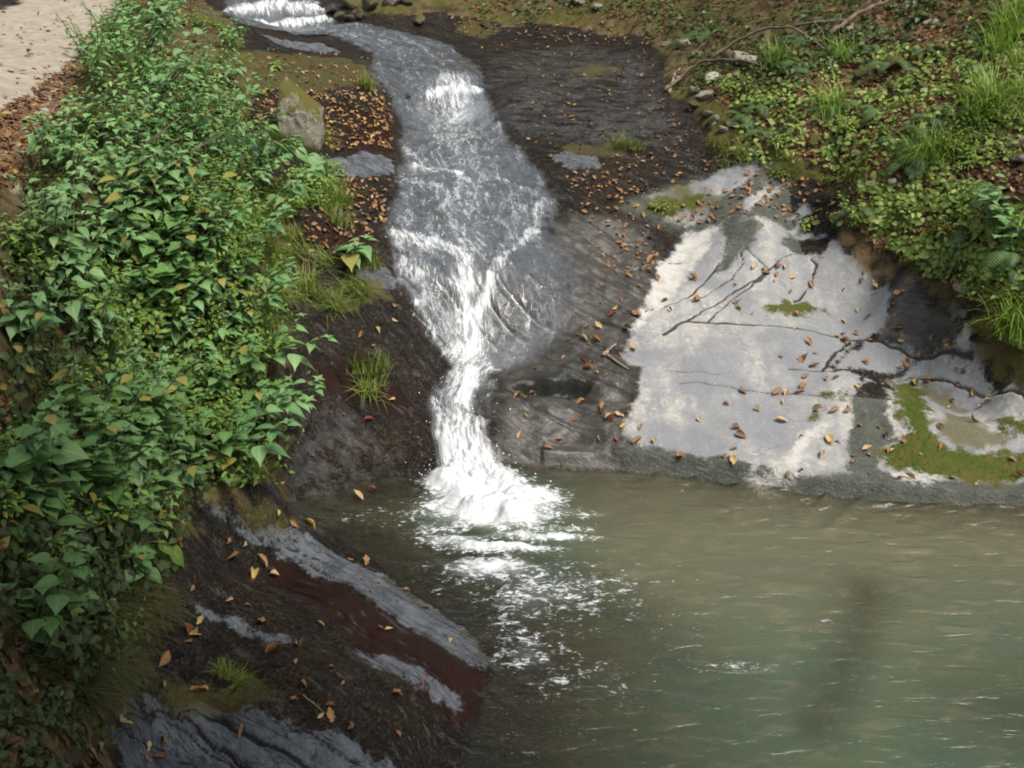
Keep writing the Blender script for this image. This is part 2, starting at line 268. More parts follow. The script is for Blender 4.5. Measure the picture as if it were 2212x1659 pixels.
def relief(x, y):
    """full ground height and the masks that the rock and soil materials read"""
    h = H0(x, y); m = {}
    x0, y0 = x, y
    dp = sdf(x + (.12 * fbm(x * 1.9, y * 1.9, 70, 4) + .04 * fbm(x * 8, y * 8, 83, 3)) * (x < .3), y + (.07 * fbm(x * 2.6, y * 2.6, 71, 3)) * (x < .3) + .02 * fbm(x * 5, y * 5, 72, 2), POOL, 3.0)
    wx_ = .085 * fbm(x * 2.6, y * 2.6, 73, 3) + .040 * fbm(x * 11, y * 11, 74, 3); wy_ = .085 * fbm(x * 2.6, y * 2.6, 75, 3) + .040 * fbm(x * 11, y * 11, 76, 3)
    wsc = .55 + .45 * (x < .8); x = x + wx_ * wsc; y = y + wy_ * wsc
    m['soil'] = np.maximum(sdf(x, y, LBANK, .5), sdf(x, y, HILL, .5)); m['path'] = sdf(x, y, PATH, .6)
    m['moss'] = usdf(x, y, MOSS); m['olive'] = usdf(x, y, OLIVE); m['white'] = usdf(x, y, WHITE)
    m['dry'] = np.minimum(usdf(x, y, DRY), -usdf(x, y, WETS)); m['grey'] = usdf(x, y, GREY); m['red'] = usdf(x, y, RED); m['film'] = usdf(x, y, FILM)
    slab = sdf(x, y, SLABP, .5)
    x, y = x0, y0
    ck = np.zeros(x.shape)
    for line, wd in CRACKS:
        d = ldist(x + .02 * fbm(x * 9, y * 9, 3, 2), y + .02 * fbm(x * 9, y * 9, 5, 2), line); ck = np.maximum(ck, np.exp(-(d / (wd * (.42 + .42 * vn(x * 7, y * 7, 77)))) ** 2 * .7) * (.55 + .45 * vn(x * 4, y * 4, 78)))
    m['crack'] = ck; m['slab'] = np.where((x > 2.9) & (y > 8.5), np.minimum(slab, -.02 - .3 * np.minimum(1, (y - 8.5) * 2) + .12 * fbm(x * 2, y * 2, 80, 3)), slab); m['sheen'] = np.maximum(sdf(x, y, SHEEN, .4), sdf(x, y, HOLLOW, .4))
    soil = sstep(-.05, .1, m['soil']); path = sstep(-.05, .15, m['path']); sl = sstep(-.05, .15, slab)
    u = x * STD[0] + y * STD[1]; v = -x * STD[1] + y * STD[0]
    st = vn(u * .7, v * 11, 31) * .6 + vn(u * 1.1 + 4, v * 24, 32) * .4
    stp = np.abs(((v * 4.2 + .35 * fbm(u * .8, v * 2, 8, 2)) % 1) - .15)
    rock = (1 - soil) * (1 - path)
    far = np.exp(-np.maximum(y - 9, 0) * .12)
    h = h + rock * (1 - sl) * (fbm(x * 1.7, y * 1.7, 1, 4) * .055 + (st - .5) * .035 * far + (sstep(0, .12, stp) - .5) * .028 * far + fbm(x * 12, y * 12, 2, 3) * .010)
    h = h + rock * sl * (fbm(x * 1.3, y * 1.3, 6, 3) * .040 + .012 * np.abs(fbm(x * 4, y * 4, 17, 3)) + fbm(x * 14, y * 14, 7, 3) * .0035)
    h = h + soil * (fbm(x * 1.9, y * 1.9, 9, 4) * .10 + fbm(x * 9, y * 9, 10, 3) * .04) + path * fbm(x * 5, y * 5, 12, 3) * .012
    h = h - ck * .035 + sstep(-.01, .03, m['moss']) * (.012 + .014 * fbm(x * 35, y * 35, 13, 2))
    yl = np.interp(x, SLOT[:, 0], SLOT[:, 1]) + .015 * fbm(x * 8, x * 3, 81, 3); wn = sstep(SLOT[0, 0], SLOT[0, 0] + .25, x) * (1 - sstep(SLOT[-1, 0] - .25, SLOT[-1, 0] + .02, x)); df_ = yl - y
    h = h - wn * .17 * sstep(-.012, .012, df_) * np.exp(-np.maximum(df_, 0) / .38); ck = np.maximum(ck, wn * np.exp(-(df_ / .035) ** 2) * 1.0); m['crack'] = ck  # deep shade of the undercut painted black through the crack mask
    dR = ldist(x, y, pool_right, 3.0); m['dry'] = np.where((dp < 0) & (x > .25), np.minimum(m['dry'], dR - .10 - .05 * fbm(x * 3, y * 3, 79, 3)), m['dry']); m['white'] = np.minimum(m['white'], m['dry'] + .06); dL = np.minimum(ldist(x, y, pool_ledge, 3.0), ldist(x, y, pool_left, 3.0) )
    din = np.maximum(dp, 0); tR = sstep(-1.1, 2.4, dL - dR + .5 * fbm(x * .9, y * .9, 85, 3))
    dep = np.minimum(.95, 1.5 * din * tR + (1 - tR) * (.06 * din + .16 * din * din + .008 * np.minimum(1, din * 8)))
    dep = np.maximum(.03, dep - np.minimum(.72, dep * .85) * np.exp(-((x - 3.1) ** 2 / 1.3 + (y - 5.0) ** 2 / .7)))
    lip = np.where(dR < .5, (.10 + .03 * fbm(x * 4, y * 4, 15, 3)) * (x > .25), .0) + .01
    wsh = np.where((dR < .5) & (x > .25), .09, np.where((y < 7.0) & (x < .4), .34, .10))
    out = sstep(0, 1, -dp / wsh) * np.maximum(h, lip)
    h = np.where(dp > 0, -dep + fbm(x * 3, y * 3, 16, 3) * .03 * np.minimum(1, dep * 4), out)
    m['depth'] = np.where(dp > 0, dep, 0); m['pool'] = dp
    return h, m

_lip = relief
def H(x, y):
    return relief(np.asarray(x, float), np.asarray(y, float))[0]

# ------------------------------------------------------------------ mesh and object helpers
def link(o, parent=None):
    COL.objects.link(o)
    if parent is not None: o.parent = parent
    return o

def npmesh(name, V, F, attrs=None, smooth=True, mat=None):
    """V (n,3); F (m,k) array or list of such arrays"""
    me = bpy.data.meshes.new(name); V = np.ascontiguousarray(V, np.float32)
    Fs = F if isinstance(F, list) else [F]
    Fs = [np.asarray(f, np.int32) for f in Fs if len(f)]
    me.vertices.add(len(V)); me.vertices.foreach_set('co', V.ravel())
    nl = sum(f.size for f in Fs); nf = sum(len(f) for f in Fs)
    me.loops.add(nl); me.loops.foreach_set('vertex_index', np.concatenate([f.ravel() for f in Fs]))
    me.polygons.add(nf); tot = np.concatenate([np.full(len(f), f.shape[1], np.int32) for f in Fs])
    me.polygons.foreach_set('loop_start', np.concatenate([[0], np.cumsum(tot)[:-1]]).astype(np.int32))
    me.polygons.foreach_set('use_smooth', np.full(nf, smooth))
    me.update(calc_edges=True)
    for k, a in (attrs or {}).items():
        me.attributes.new(k, 'FLOAT', 'POINT').data.foreach_set('value', np.ascontiguousarray(a, np.float32))
    if mat: me.materials.append(mat)
    return me

def obj(name, me, parent=None, loc=None, rot=None, scale=None):
    o = bpy.data.objects.new(name, me); link(o, parent)
    if loc is not None: o.location = loc
    if rot is not None: o.rotation_euler = rot
    if scale is not None: o.scale = (scale,) * 3 if not hasattr(scale, '__len__') else scale
    return o

def tag(o, label=None, cat=None, group=None, kind=None):
    if label: o['label'] = label
    if cat: o['category'] = cat
    if group: o['group'] = group
    if kind: o['kind'] = kind
    return o

def copy_tree(o, parent=None):
    c = o.copy(); link(c, parent)
    for ch in o.children: copy_tree(ch, c)
    return c

class MB:
    """collects geometry with per-vertex attributes"""
    def __init__(s): s.V = []; s.F = {}; s.A = {}; s.n = 0
    def add(s, V, F, **a):
        V = np.asarray(V, float)
        for f in (F if isinstance(F, list) else [F]):
            f = np.asarray(f); s.F.setdefault(f.shape[1], []).append(f + s.n)
        s.V.append(V)
        for k, v in a.items(): s.A.setdefault(k, []).append(np.broadcast_to(v, (len(V),)))
        s.n += len(V)
    def mesh(s, name, mat, smooth=True):
        return npmesh(name, np.concatenate(s.V), [np.concatenate(f) for f in s.F.values()], {k: np.concatenate(v) for k, v in s.A.items()}, smooth, mat)

def tube(pts, rad, k=6):
    pts = np.asarray(pts, float); n = len(pts); rad = np.broadcast_to(rad, (n,))
    T = np.gradient(pts, axis=0); T /= np.linalg.norm(T, axis=1)[:, None] + 1e-9
    ref = np.array([.31, .22, .92]) if abs(T[0] @ [.31, .22, .92]) < .9 else np.array([1., 0, 0])
    A1 = np.cross(T, ref); A1 /= np.linalg.norm(A1, axis=1)[:, None] + 1e-9; B1 = np.cross(T, A1)
    a = np.arange(k) / k * 2 * np.pi
    V = pts[:, None] + rad[:, None, None] * (np.cos(a)[None, :, None] * A1[:, None] + np.sin(a)[None, :, None] * B1[:, None])
    i = np.arange(n - 1)[:, None] * k; j = np.arange(k)[None]
    F = np.stack([i + j, i + (j + 1) % k, i + k + (j + 1) % k, i + k + j], -1).reshape(-1, 4)
    V = np.concatenate([V.reshape(-1, 3), pts[:1], pts[-1:]]); e = n * k
    jj = np.arange(k)
    cap = np.concatenate([np.stack([np.full(k, e), (jj + 1) % k, jj], -1), np.stack([np.full(k, e + 1), (n - 1) * k + jj, (n - 1) * k + (jj + 1) % k], -1)])
    return V, [F, cap]

# ------------------------------------------------------------------ material helpers
class NT:
    def __init__(s, name):
        s.m = bpy.data.materials.new(name); s.m.use_nodes = True; s.t = s.m.node_tree; s.t.nodes.clear()
        s.out = s.t.nodes.new('ShaderNodeOutputMaterial')
    def n(s, typ, **kw):
        nd = s.t.nodes.new('ShaderNode' + typ)
        for k, v in kw.items(): setattr(nd, k, v)
        return nd
    def l(s, a, b): s.t.links.new(a, b)
    def put(s, sock, v):
        if hasattr(v, 'is_linked') or hasattr(v, 'links'): s.l(v, sock)
        else: sock.default_value = v
    def attr(s, name): return s.n('Attribute', attribute_name=name).outputs['Fac']
    def pos(s): return s.n('NewGeometry').outputs['Position']
    def noise(s, scale, detail=4, rough=.55, vec=None, dist=0):
        nd = s.n('TexNoise'); s.put(nd.inputs['Vector'], vec if vec is not None else s.pos())
        nd.inputs['Scale'].default_value = scale; nd.inputs['Detail'].default_value = detail; nd.inputs['Roughness'].default_value = rough; nd.inputs['Distortion'].default_value = dist
        return nd.outputs['Fac']
    def mapping(s, vec, rot=(0, 0, 0), sc=(1, 1, 1), loc=(0, 0, 0)):
        nd = s.n('Mapping'); s.l(vec, nd.inputs['Vector']); nd.inputs['Rotation'].default_value = rot; nd.inputs['Scale'].default_value = sc; nd.inputs['Location'].default_value = loc
        return nd.outputs[0]
    def math(s, op, a, b=0.0, c=0.0, clamp=False):
        nd = s.n('Math', operation=op, use_clamp=clamp); s.put(nd.inputs[0], a); s.put(nd.inputs[1], b); s.put(nd.inputs[2], c); return nd.outputs[0]
    def ss(s, x, a, b, lo=0., hi=1.):
        nd = s.n('MapRange', interpolation_type='SMOOTHSTEP'); s.put(nd.inputs['Value'], x); s.put(nd.inputs['From Min'], a); s.put(nd.inputs['From Max'], b)
        s.put(nd.inputs['To Min'], lo); s.put(nd.inputs['To Max'], hi); return nd.outputs[0]
    def mix(s, f, a, b, mode='MIX'):
        nd = s.n('Mix', data_type='RGBA', blend_type=mode); s.put(nd.inputs[0], f)
        for sock, v in ((nd.inputs[6], a), (nd.inputs[7], b)):
            if isinstance(v, tuple): v = v + (1,) if len(v) == 3 else v
            s.put(sock, v)
        return nd.outputs[2]
    def fmix(s, f, a, b):
        nd = s.n('Mix', data_type='FLOAT'); s.put(nd.inputs[0], f); s.put(nd.inputs[2], a); s.put(nd.inputs[3], b); return nd.outputs[0]
    def bump(s, h, strength=.5, dist=.02):
        nd = s.n('Bump'); s.put(nd.inputs['Height'], h); s.put(nd.inputs['Strength'], strength); nd.inputs['Distance'].default_value = dist; return nd.outputs[0]
    def bsdf(s, col, rough=.6, spec=.5, normal=None, **kw):
        b = s.n('BsdfPrincipled')
        if isinstance(col, tuple): col = col + (1,)
        s.put(b.inputs['Base Color'], col); s.put(b.inputs['Roughness'], rough); s.put(b.inputs['Specular IOR Level'], spec)
        if normal is not None: s.l(normal, b.inputs['Normal'])
        for k, v in kw.items(): s.put(b.inputs[k], v)
        return b.outputs[0]
    def mixs(s, f, a, b):
        nd = s.n('MixShader'); s.put(nd.inputs[0], f); s.l(a, nd.inputs[1]); s.l(b, nd.inputs[2]); return nd.outputs[0]
    def done(s, sh): s.l(sh, s.out.inputs['Surface']); return s.m

def ground_material():
    t = NT('wet_and_dry_rock'); p = t.pos()
    n1 = t.noise(1.3, 6); n2 = t.noise(7, 6, .6); n3 = t.noise(45, 5, .65); n4 = t.noise(160, 3, .6)
    ang = math.atan2(STD[1], STD[0])
    rp = t.mapping(p, rot=(0, 0, -ang)); sp = t.mapping(rp, sc=(.9, 13, 9)); s1 = t.noise(1.0, 5, .6, sp); s2 = t.noise(3.1, 4, .6, sp)
    e1 = t.math('MULTIPLY', t.math('SUBTRACT', n2, .5), .22); e2 = t.math('MULTIPLY', t.math('SUBTRACT', n3, .5), .10); ed = t.math('ADD', e1, e2)
    def mask(name, a=-.012, b=.02, amp=1.0): return t.ss(t.math('ADD', t.attr(name), t.math('MULTIPLY', ed, amp)), a, b)
    # wet dark bedrock
    base = t.mix(t.ss(s1, .3, .7), (.006, .0052, .0047), (.021, .0175, .015))
    base = t.mix(t.math('MULTIPLY', t.ss(n1, .42, .64), .8), base, (.021, .0145, .009)); base = t.mix(t.math('MULTIPLY', t.ss(n3, .54, .70), .35), base, (.075, .070, .064)); base = t.mix(t.math('MULTIPLY', t.ss(n2, .50, .36), .8), base, (.008, .007, .006)); base = t.mix(t.math('MULTIPLY', t.ss(n4, .56, .70), .4), base, (.055, .048, .038))
    base = t.mix(1., base, t.mix(t.ss(t.math('ADD', t.math('MULTIPLY', n3, .6), t.math('MULTIPLY', n4, .4)), .40, .60), (.45, .45, .45), (1.75, 1.72, 1.68)), 'MULTIPLY')
    red = mask('red', -.06, .06, 1.5); base = t.mix(t.math('MULTIPLY', red, .85), base, t.mix(s2, (.010, .0045, .0035), (.030, .011, .008)))
    film = t.math('MULTIPLY', mask('film', -.16, .14, 1.6), t.ss(t.noise(3.2, 6, .7, t.mapping(rp, sc=(1, 3, 3))), .40, .58)); base = t.mix(t.math('MULTIPLY', film, .38), base, t.mix(s2, (.036, .038, .038), (.085, .088, .088)))  # wet film; part of its grey sheen is painted into the colour
    sh_ = mask('sheen', -.12, .12, 1.4); base = t.mix(t.math('MULTIPLY', sh_, .85), base, t.mix(t.ss(t.math('ADD', t.math('MULTIPLY', s1, .5), t.math('MULTIPLY', n2, .5)), .38, .62), (.026, .024, .020), (.066, .061, .053)))
    sb = t.ss(t.attr('slab'), -.1, .1); base = t.mix(t.math('MULTIPLY', sb, .8), base, t.mix(t.math('MULTIPLY', t.ss(n3, .52, .66), .45), t.mix(n2, (.026, .030, .027), (.140, .150, .130)), (.22, .23, .17)))
    g = mask('grey', -.02, .025, .9)
    gc = t.mix(t.ss(n2, .35, .65), (.055, .062, .073), (.115, .127, .145)); gc = t.mix(t.math('MULTIPLY', t.ss(n3, .45, .7), .5), gc, (.17, .182, .195)); gc = t.mix(t.math('MULTIPLY', t.ss(s2, .5, .7), .35), gc, (.06, .065, .07))
    lines = t.ss(t.math('ABSOLUTE', t.math('SUBTRACT', s1, .5)), .0, .028, 1., 0.)
    gc = t.mix(t.math('MULTIPLY', lines, .9), gc, (.025, .025, .02)); base = t.mix(g, base, gc)
    d = mask('dry', -.026, .030, .85)
    dc = t.mix(t.ss(n1, .40, .60), (.180, .185, .195), (.285, .278, .260)); dc = t.mix(t.math('MULTIPLY', t.ss(n2, .45, .64), .7), dc, (.160, .168, .185))
    nl = t.noise(18, 6, .7, dist=.6); dc = t.mix(t.math('MULTIPLY', t.math('MULTIPLY', t.ss(nl, .52, .62), t.ss(n1, .42, .58)), .75), dc, (.39, .385, .365)); dc = t.mix(t.math('MULTIPLY', t.ss(n3, .55, .70), .5), dc, (.36, .355, .34)); dc = t.mix(t.math('MULTIPLY', t.ss(n4, .54, .66), .6), dc, (.10, .10, .10)); dc = t.mix(t.math('MULTIPLY', t.ss(n3, .44, .34), .45), dc, (.12, .125, .13))
    vs = t.mapping(p, rot=(0, 0, .25), sc=(5.5, .7, .7)); v1 = t.noise(1.0, 4, .5, vs)
    dc = t.mix(t.math('MULTIPLY', t.ss(v1, .45, .62), .55), dc, (.150, .158, .172))
    base = t.mix(d, base, dc)
    wh = mask('white', -.04, .04, 1.3); wc = t.mix(t.ss(n2, .3, .6), (.27, .265, .245), (.40, .39, .365)); wc = t.mix(t.math('MULTIPLY', t.ss(n4, .55, .66), .5), wc, (.22, .22, .2)); base = t.mix(t.math('MULTIPLY', wh, .9), base, wc)
    ol = mask('olive', -.06, .05, 1.3); oc = t.mix(n3, (.030, .028, .009), (.105, .092, .034)); base = t.mix(t.math('MULTIPLY', ol, .8), base, oc)
    mo = mask('moss', -.045, .045, 1.8); mc = t.mix(t.ss(n4, .35, .65), (.018, .028, .005), (.064, .088, .014)); mc = t.mix(t.ss(n3, .42, .62), mc, (.035, .050, .006)); mc = t.mix(t.math('MULTIPLY', t.ss(n2, .42, .62), .8), mc, (.070, .062, .016)); base = t.mix(mo, base, mc)
    ck = t.ss(t.attr('crack'), .14, .5); base = t.mix(t.math('MULTIPLY', ck, .93), base, (.016, .017, .013))
    # forest soil with moss and litter tint
    so_ = mask('soil', -.03, .05, 1.0); sc_ = t.mix(t.ss(n2, .35, .65), (.034, .025, .012), (.120, .088, .045)); sc_ = t.mix(t.math('MULTIPLY', t.ss(n1, .45, .6), .8), sc_, t.mix(n3, (.040, .040, .008), (.105, .100, .024)))
    sc_ = t.mix(t.math('MULTIPLY', t.ss(n4, .55, .75), .5), sc_, (.16, .12, .07)); base = t.mix(so_, base, sc_)
    pa = mask('path', -.10, .10, 1.2); pc = t.mix(t.ss(n2, .3, .7), (.26, .225, .18), (.36, .32, .265)); pc = t.mix(t.math('MULTIPLY', t.ss(n3, .5, .75), .35), pc, (.20, .165, .12)); pc = t.mix(t.math('MULTIPLY', t.ss(n1, .5, .7), .3), pc, (.24, .20, .155)); base = t.mix(pa, base, pc)
    # pool bed: brown silt
    pb = t.ss(t.attr('depth'), .0, .15); base = t.mix(pb, base, t.mix(n2, (.034, .022, .012), (.095, .066, .036)))
    drymask = t.math('MAXIMUM', t.math('MAXIMUM', t.math('MULTIPLY', d, .95), t.math('MULTIPLY', g, .75)), t.math('MAXIMUM', t.math('MAXIMUM', so_, pa), t.math('MAXIMUM', mo, t.math('MULTIPLY', ol, .6))))
    gl_ = t.math('MAXIMUM', t.math('MULTIPLY', t.ss(t.noise(1.6, 6, .72, t.mapping(rp, sc=(2.2, 8, 6))), .56, .64), .95), t.math('MULTIPLY', film, .8)); spec = t.fmix(drymask, t.fmix(t.math('MAXIMUM', gl_, t.math('MULTIPLY', sh_, .45)), .09, .8), .15)
    rough = t.fmix(drymask, t.fmix(t.math('MAXIMUM', gl_, t.math('MULTIPLY', sh_, .6)), .5, .16), .9)
    hh = t.math('ADD', t.math('MULTIPLY', n3, .6), t.math('ADD', t.math('MULTIPLY', n4, .25), t.math('MULTIPLY', t.math('MULTIPLY', s2, t.math('SUBTRACT', 1., t.math('MAXIMUM', d, g))), .6)))
    nb = t.bump(hh, t.fmix(t.math('MAXIMUM', d, sh_), 1.0, .42), .030)
    return t.done(t.bsdf(base, rough, spec, nb))

def leaf_material(name, c1, c2, trans=.30, rough=.48, spec=.38):
    t = NT(name); r = t.attr('lr'); lx = t.attr('lx')
    oi = t.n('ObjectInfo').outputs['Random']
    f = t.math('ADD', t.math('MULTIPLY', r, .65), t.math('MULTIPLY', oi, .35))
    c = t.mix(f, c1, c2)
    c = t.mix(t.math('MULTIPLY', t.ss(t.math('ABSOLUTE', lx), .0, .12, 1, 0), .35), c, tuple(min(1, a * 1.9 + .02) for a in c2))
    c = t.mix(t.math('MULTIPLY', t.ss(t.noise(28, 3), .55, .75), .25), c, (.10, .085, .02))
    c = t.mix(t.math('MULTIPLY', t.ss(r, .955, .965), .75), c, (.26, .20, .045))
    nb = t.bump(t.noise(60, 2), .25, .01)
    b = t.bsdf(c, rough, spec, nb); tr = t.n('BsdfTranslucent'); t.l(t.mix(.5, c, (.16, .28, .03), 'ADD') if False else c, tr.inputs['Color'])
    return t.done(t.mixs(trans, b, tr.outputs[0]))

def simple_mat(name, c1, c2, sc=12, rough=.8, bump=.4, spec=.3):
    t = NT(name); tc = t.n('TexCoord').outputs['Object']; n1 = t.noise(sc, 5, .6, tc); n2 = t.noise(sc * 6, 3, .6, tc)
    c = t.mix(t.ss(n1, .3, .7), c1, c2); c = t.mix(t.math('MULTIPLY', t.ss(n2, .5, .8), .4), c, tuple(a * .4 for a in c1))
    return t.done(t.bsdf(c, rough, spec, t.bump(t.math('ADD', n1, n2), bump, .02)))

def stone_mat(name, c1, c2, moss):
    t = NT(name); tc = t.n('TexCoord').outputs['Object']; n1 = t.noise(5, 5, .6, tc); n2 = t.noise(26, 4, .6, tc); n3 = t.noise(90, 2, .6, tc)
    z = t.n('SeparateXYZ'); t.l(t.n('NewGeometry').outputs['Normal'], z.inputs[0])
    c = t.mix(t.ss(n1, .35, .65), c1, c2); c = t.mix(t.math('MULTIPLY', t.ss(n2, .52, .7), .6), c, tuple(min(.6, a * 1.7) for a in c2)); c = t.mix(t.math('MULTIPLY', t.ss(n3, .6, .75), .5), c, (.05, .05, .045))
    oi = t.n('ObjectInfo').outputs['Random']
    mk = t.ss(t.math('ADD', z.outputs[2], t.math('ADD', t.math('MULTIPLY', t.math('SUBTRACT', n1, .5), 2.2), t.math('MULTIPLY', t.math('SUBTRACT', oi, .5), .6))), 1 - moss, 1.25 - moss)
    c = t.mix(mk, c, t.mix(n2, (.032, .030, .006), (.11, .10, .022)))
    return t.done(t.bsdf(c, .85, .3, t.bump(t.math('ADD', n2, t.math('MULTIPLY', n3, .4)), .6, .02)))

M_ROCK = ground_material()
M_HERB = leaf_material('herb_leaf', (.090, .200, .072), (.195, .325, .130))
M_HERBD = leaf_material('shaded_herb_leaf', (.065, .150, .042), (.135, .250, .080))  # darker copy of the herb leaf, shade put into the colour
M_HERBY = leaf_material('young_herb_leaf', (.095, .185, .030), (.20, .31, .060), .35)
M_HERBF = leaf_material('pale_herb_leaf', (.105, .235, .075), (.21, .37, .13), .3)
M_FERN = leaf_material('fern_leaf', (.045, .100, .034), (.105, .180, .065))
M_GRASS = leaf_material('grass_blade', (.075, .115, .018), (.20, .25, .050), .3, .5)
M_GRASSB = leaf_material('bright_grass_blade', (.11, .20, .022), (.24, .36, .06), .35, .5)
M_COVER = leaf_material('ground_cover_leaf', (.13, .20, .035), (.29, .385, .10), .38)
M_COVERD = leaf_material('shaded_cover_leaf', (.028, .052, .015), (.085, .12, .035), .3)  # ground cover leaf darkened, its shade mixed into the colour
M_DEAD = leaf_material('dead_leaf', (.11, .050, .020), (.29, .16, .072), .12, .6, .3)
M_DEADT = leaf_material('tan_dead_leaf', (.24, .15, .07), (.48, .33, .17), .12, .6, .3)
M_DEADR = leaf_material('red_dead_leaf', (.12, .040, .020), (.27, .090, .042), .12, .55, .3)
M_DEADY = leaf_material('yellow_leaf', (.30, .21, .06), (.44, .33, .12), .15, .6, .3)
M_LITTER = leaf_material('leaf_litter', (.050, .026, .014), (.20, .105, .052), .08, .7, .2)
M_STEM = simple_mat('herb_stem', (.045, .060, .020), (.085, .10, .035), 10, .6, .2)
M_WOODY = simple_mat('woody_stem', (.05, .036, .022), (.11, .085, .055), 18, .8, .5)
M_BARK = simple_mat('bleached_stick', (.16, .12, .085), (.34, .28, .21), 20, .8, .6)
M_BARKD = simple_mat('dark_branch', (.075, .055, .04), (.19, .145, .11), 14, .85, .6)
M_STONE = stone_mat('lichen_stone', (.17, .155, .12), (.31, .285, .23), .35)
M_STONEM = stone_mat('mossy_stone', (.09, .08, .055), (.18, .16, .12), .8)
M_STONEG = stone_mat('grey_stone', (.20, .185, .145), (.36, .335, .27), .2)
M_STONED = stone_mat('dark_wet_stone', (.030, .026, .022), (.075, .066, .055), .15)

# ------------------------------------------------------------------ the ground: one fine sheet, split where one kind of ground meets the next
ys = np.concatenate([np.linspace(-1.5, 2.2, 12)[:-1], 2.2 * (6.9 / 2.2) ** (np.linspace(0, 1, 330)), np.arange(6.91, 11.6, .0085), 11.6 * (25 / 11.6) ** (np.linspace(0, 1, 260)), np.linspace(25.2, 37, 40)])
us = np.concatenate([-1 - np.linspace(1.4, .02, 30), np.linspace(-1, 1, 900), 1 + np.linspace(.02, 1.4, 30)])
YY, UU = np.meshgrid(ys, us, indexing='ij'); XX = UU * (.56 * np.maximum(YY, 1) + 1.15)
gx, gy = XX.ravel(), YY.ravel()
gh, gm = relief(gx, gy)
nr, nc = XX.shape
ii = (np.arange(nr - 1)[:, None] * nc + np.arange(nc - 1)[None]).ravel()
FQ = np.stack([ii, ii + 1, ii + nc + 1, ii + nc], -1)
fx, fy = gx[FQ].mean(1), gy[FQ].mean(1)
reg = np.full(len(FQ), 0)
for k, poly in ((1, DARKR), (2, LROCK), (3, MLEDGE), (4, SLABP), (5, LEDGE), (6, HILL), (7, LBANK), (8, PATH)):
    reg[sdf(fx, fy, poly, .3) > 0] = k
reg[(sdf(fx, fy, POOL, .3) > 0)] = 9
reg[(reg == 0) & (fy < 7.3) & (fx < 0)] = 7
reg[(reg == 0) & (fy > 18.5)] = 6
reg[(reg == 0) & (fy < 8) ] = 9
GV = np.stack([gx, gy, gh], 1)
def ground_piece(k, name):
    f = FQ[reg == k]; u, inv = np.unique(f, return_inverse=True)
    me = npmesh(name, GV[u], inv.reshape(-1, 4), {q: a[u] for q, a in gm.items() if q != 'pool'}, True, M_ROCK)
    return obj(name, me)
tag(ground_piece(0, 'streambed'), kind='structure')
tag(ground_piece(6, 'hillside'), kind='structure')
tag(ground_piece(7, 'ground'), kind='structure')
tag(ground_piece(8, 'path'), kind='structure')
tag(ground_piece(9, 'pool_floor'), kind='structure')
tag(ground_piece(1, 'bedrock'), 'broad dark wet bedrock sheet strewn with small leaves, right of the upper stream', 'rock')
tag(ground_piece(2, 'rock_shoulder'), 'dark brown wet rock shoulder with grass tufts, left of the waterfall', 'rock')
tag(ground_piece(3, 'rock_ledge'), 'olive mossy rock ledge behind the upright boulder, below the top waterfall', 'rock')
tag(ground_piece(4, 'rock_slab'), 'large pale grey cracked rock slab sloping into the pool, with green moss patches', 'rock', kind='thing')
tag(ground_piece(5, 'rock_ledge'), 'dark wet ledge with striped grey bands and a red-brown streak, running under the pool', 'rock')

# ------------------------------------------------------------------ water
def gfield(x, y, blobs):
    f = np.zeros(x.shape)
    for px, py, sx, sy, a in blobs:
        bx, by = at_z(px, py, 0.0); f += a * np.exp(-((x - bx) / sx) ** 2 - ((y - by) / sy) ** 2)
    return f
FOAM = [(1030,1030,.34,.22,1.5),(1060,1085,.40,.27,1.6),(1095,1130,.36,.16,.8),(960,1045,.22,.14,.6),(970,1170,.25,.06,.8),(1080,1186,.40,.06,1.15),(1180,1162,.36,.05,1.0),
 (1240,1145,.25,.04,.5),(1180,1070,.2,.15,.55),(1060,1225,.34,.12,.66),(930,1150,.2,.1,.4),(1000,1250,.5,.25,.34),(1110,1340,.25,.35,.33),(1135,1420,.25,.2,.33),(1200,1280,.4,.3,.34),
 (1250,1110,.25,.1,.42),(900,1110,.4,.25,.28),(780,1120,.4,.2,.26),(1330,1240,.5,.4,.24),(1580,1440,.40,.07,.32),(1250,1480,.5,.3,.27),(1220,1600,.5,.2,.22),(1750,1340,.4,.08,.26),(1400,1350,.9,.6,.17),
 (1760,1060,1.2,.03,.20),(1480,1075,.5,.1,.2)]
px_ = np.concatenate([np.linspace(-3.2, 6.8, 640)]); py_ = np.concatenate([np.linspace(-1.5, 2.9, 40)[:-1], np.linspace(2.9, 8.5, 380)])
WX, WY = np.meshgrid(px_, py_); wx, wy = WX.ravel(), WY.ravel()
foam = gfield(wx, wy, FOAM)
bx0, by0 = at_z(1050, 1080, 0.)
rr = np.hypot(wx - bx0, wy - by0)
wwx = wx + .12 * fbm(wx * 1.1, wy * 1.1, 52, 2); wwy = wy + .10 * fbm(wx * 1.3, wy * 1.3, 53, 2)
amp = .35 + 1.6 * np.exp(-rr / 1.1)
slabw = np.exp(-ldist(wx, wy, pool_right, 2.) / .45) * (wx > .9)
wz = (.015 * (fbm(wwx * 1.5, wwy * 4.2, 50, 3)) + .0045 * fbm(wwx * 4, wwy * 9, 51, 3)) * amp + .028 * slabw * (1 - np.abs(fbm(wwx * 3.4, wwy * 6, 55, 2)) * 2)
wz += np.clip(foam, 0, 1.3) ** 1.5 * (.04 + .07 * fbm(wx * 5, wy * 6, 56, 4) + .018 * fbm(wx * 16, wy * 18, 58, 3)) - .0 * rr
_, wm = relief(wx, wy)
far_ = sstep(-.1, .6, wx - .3) * sstep(4.6, 7.2, wy)
n_ = len(px_); m_ = len(py_); ii = (np.arange(m_ - 1)[:, None] * n_ + np.arange(n_ - 1)[None]).ravel()
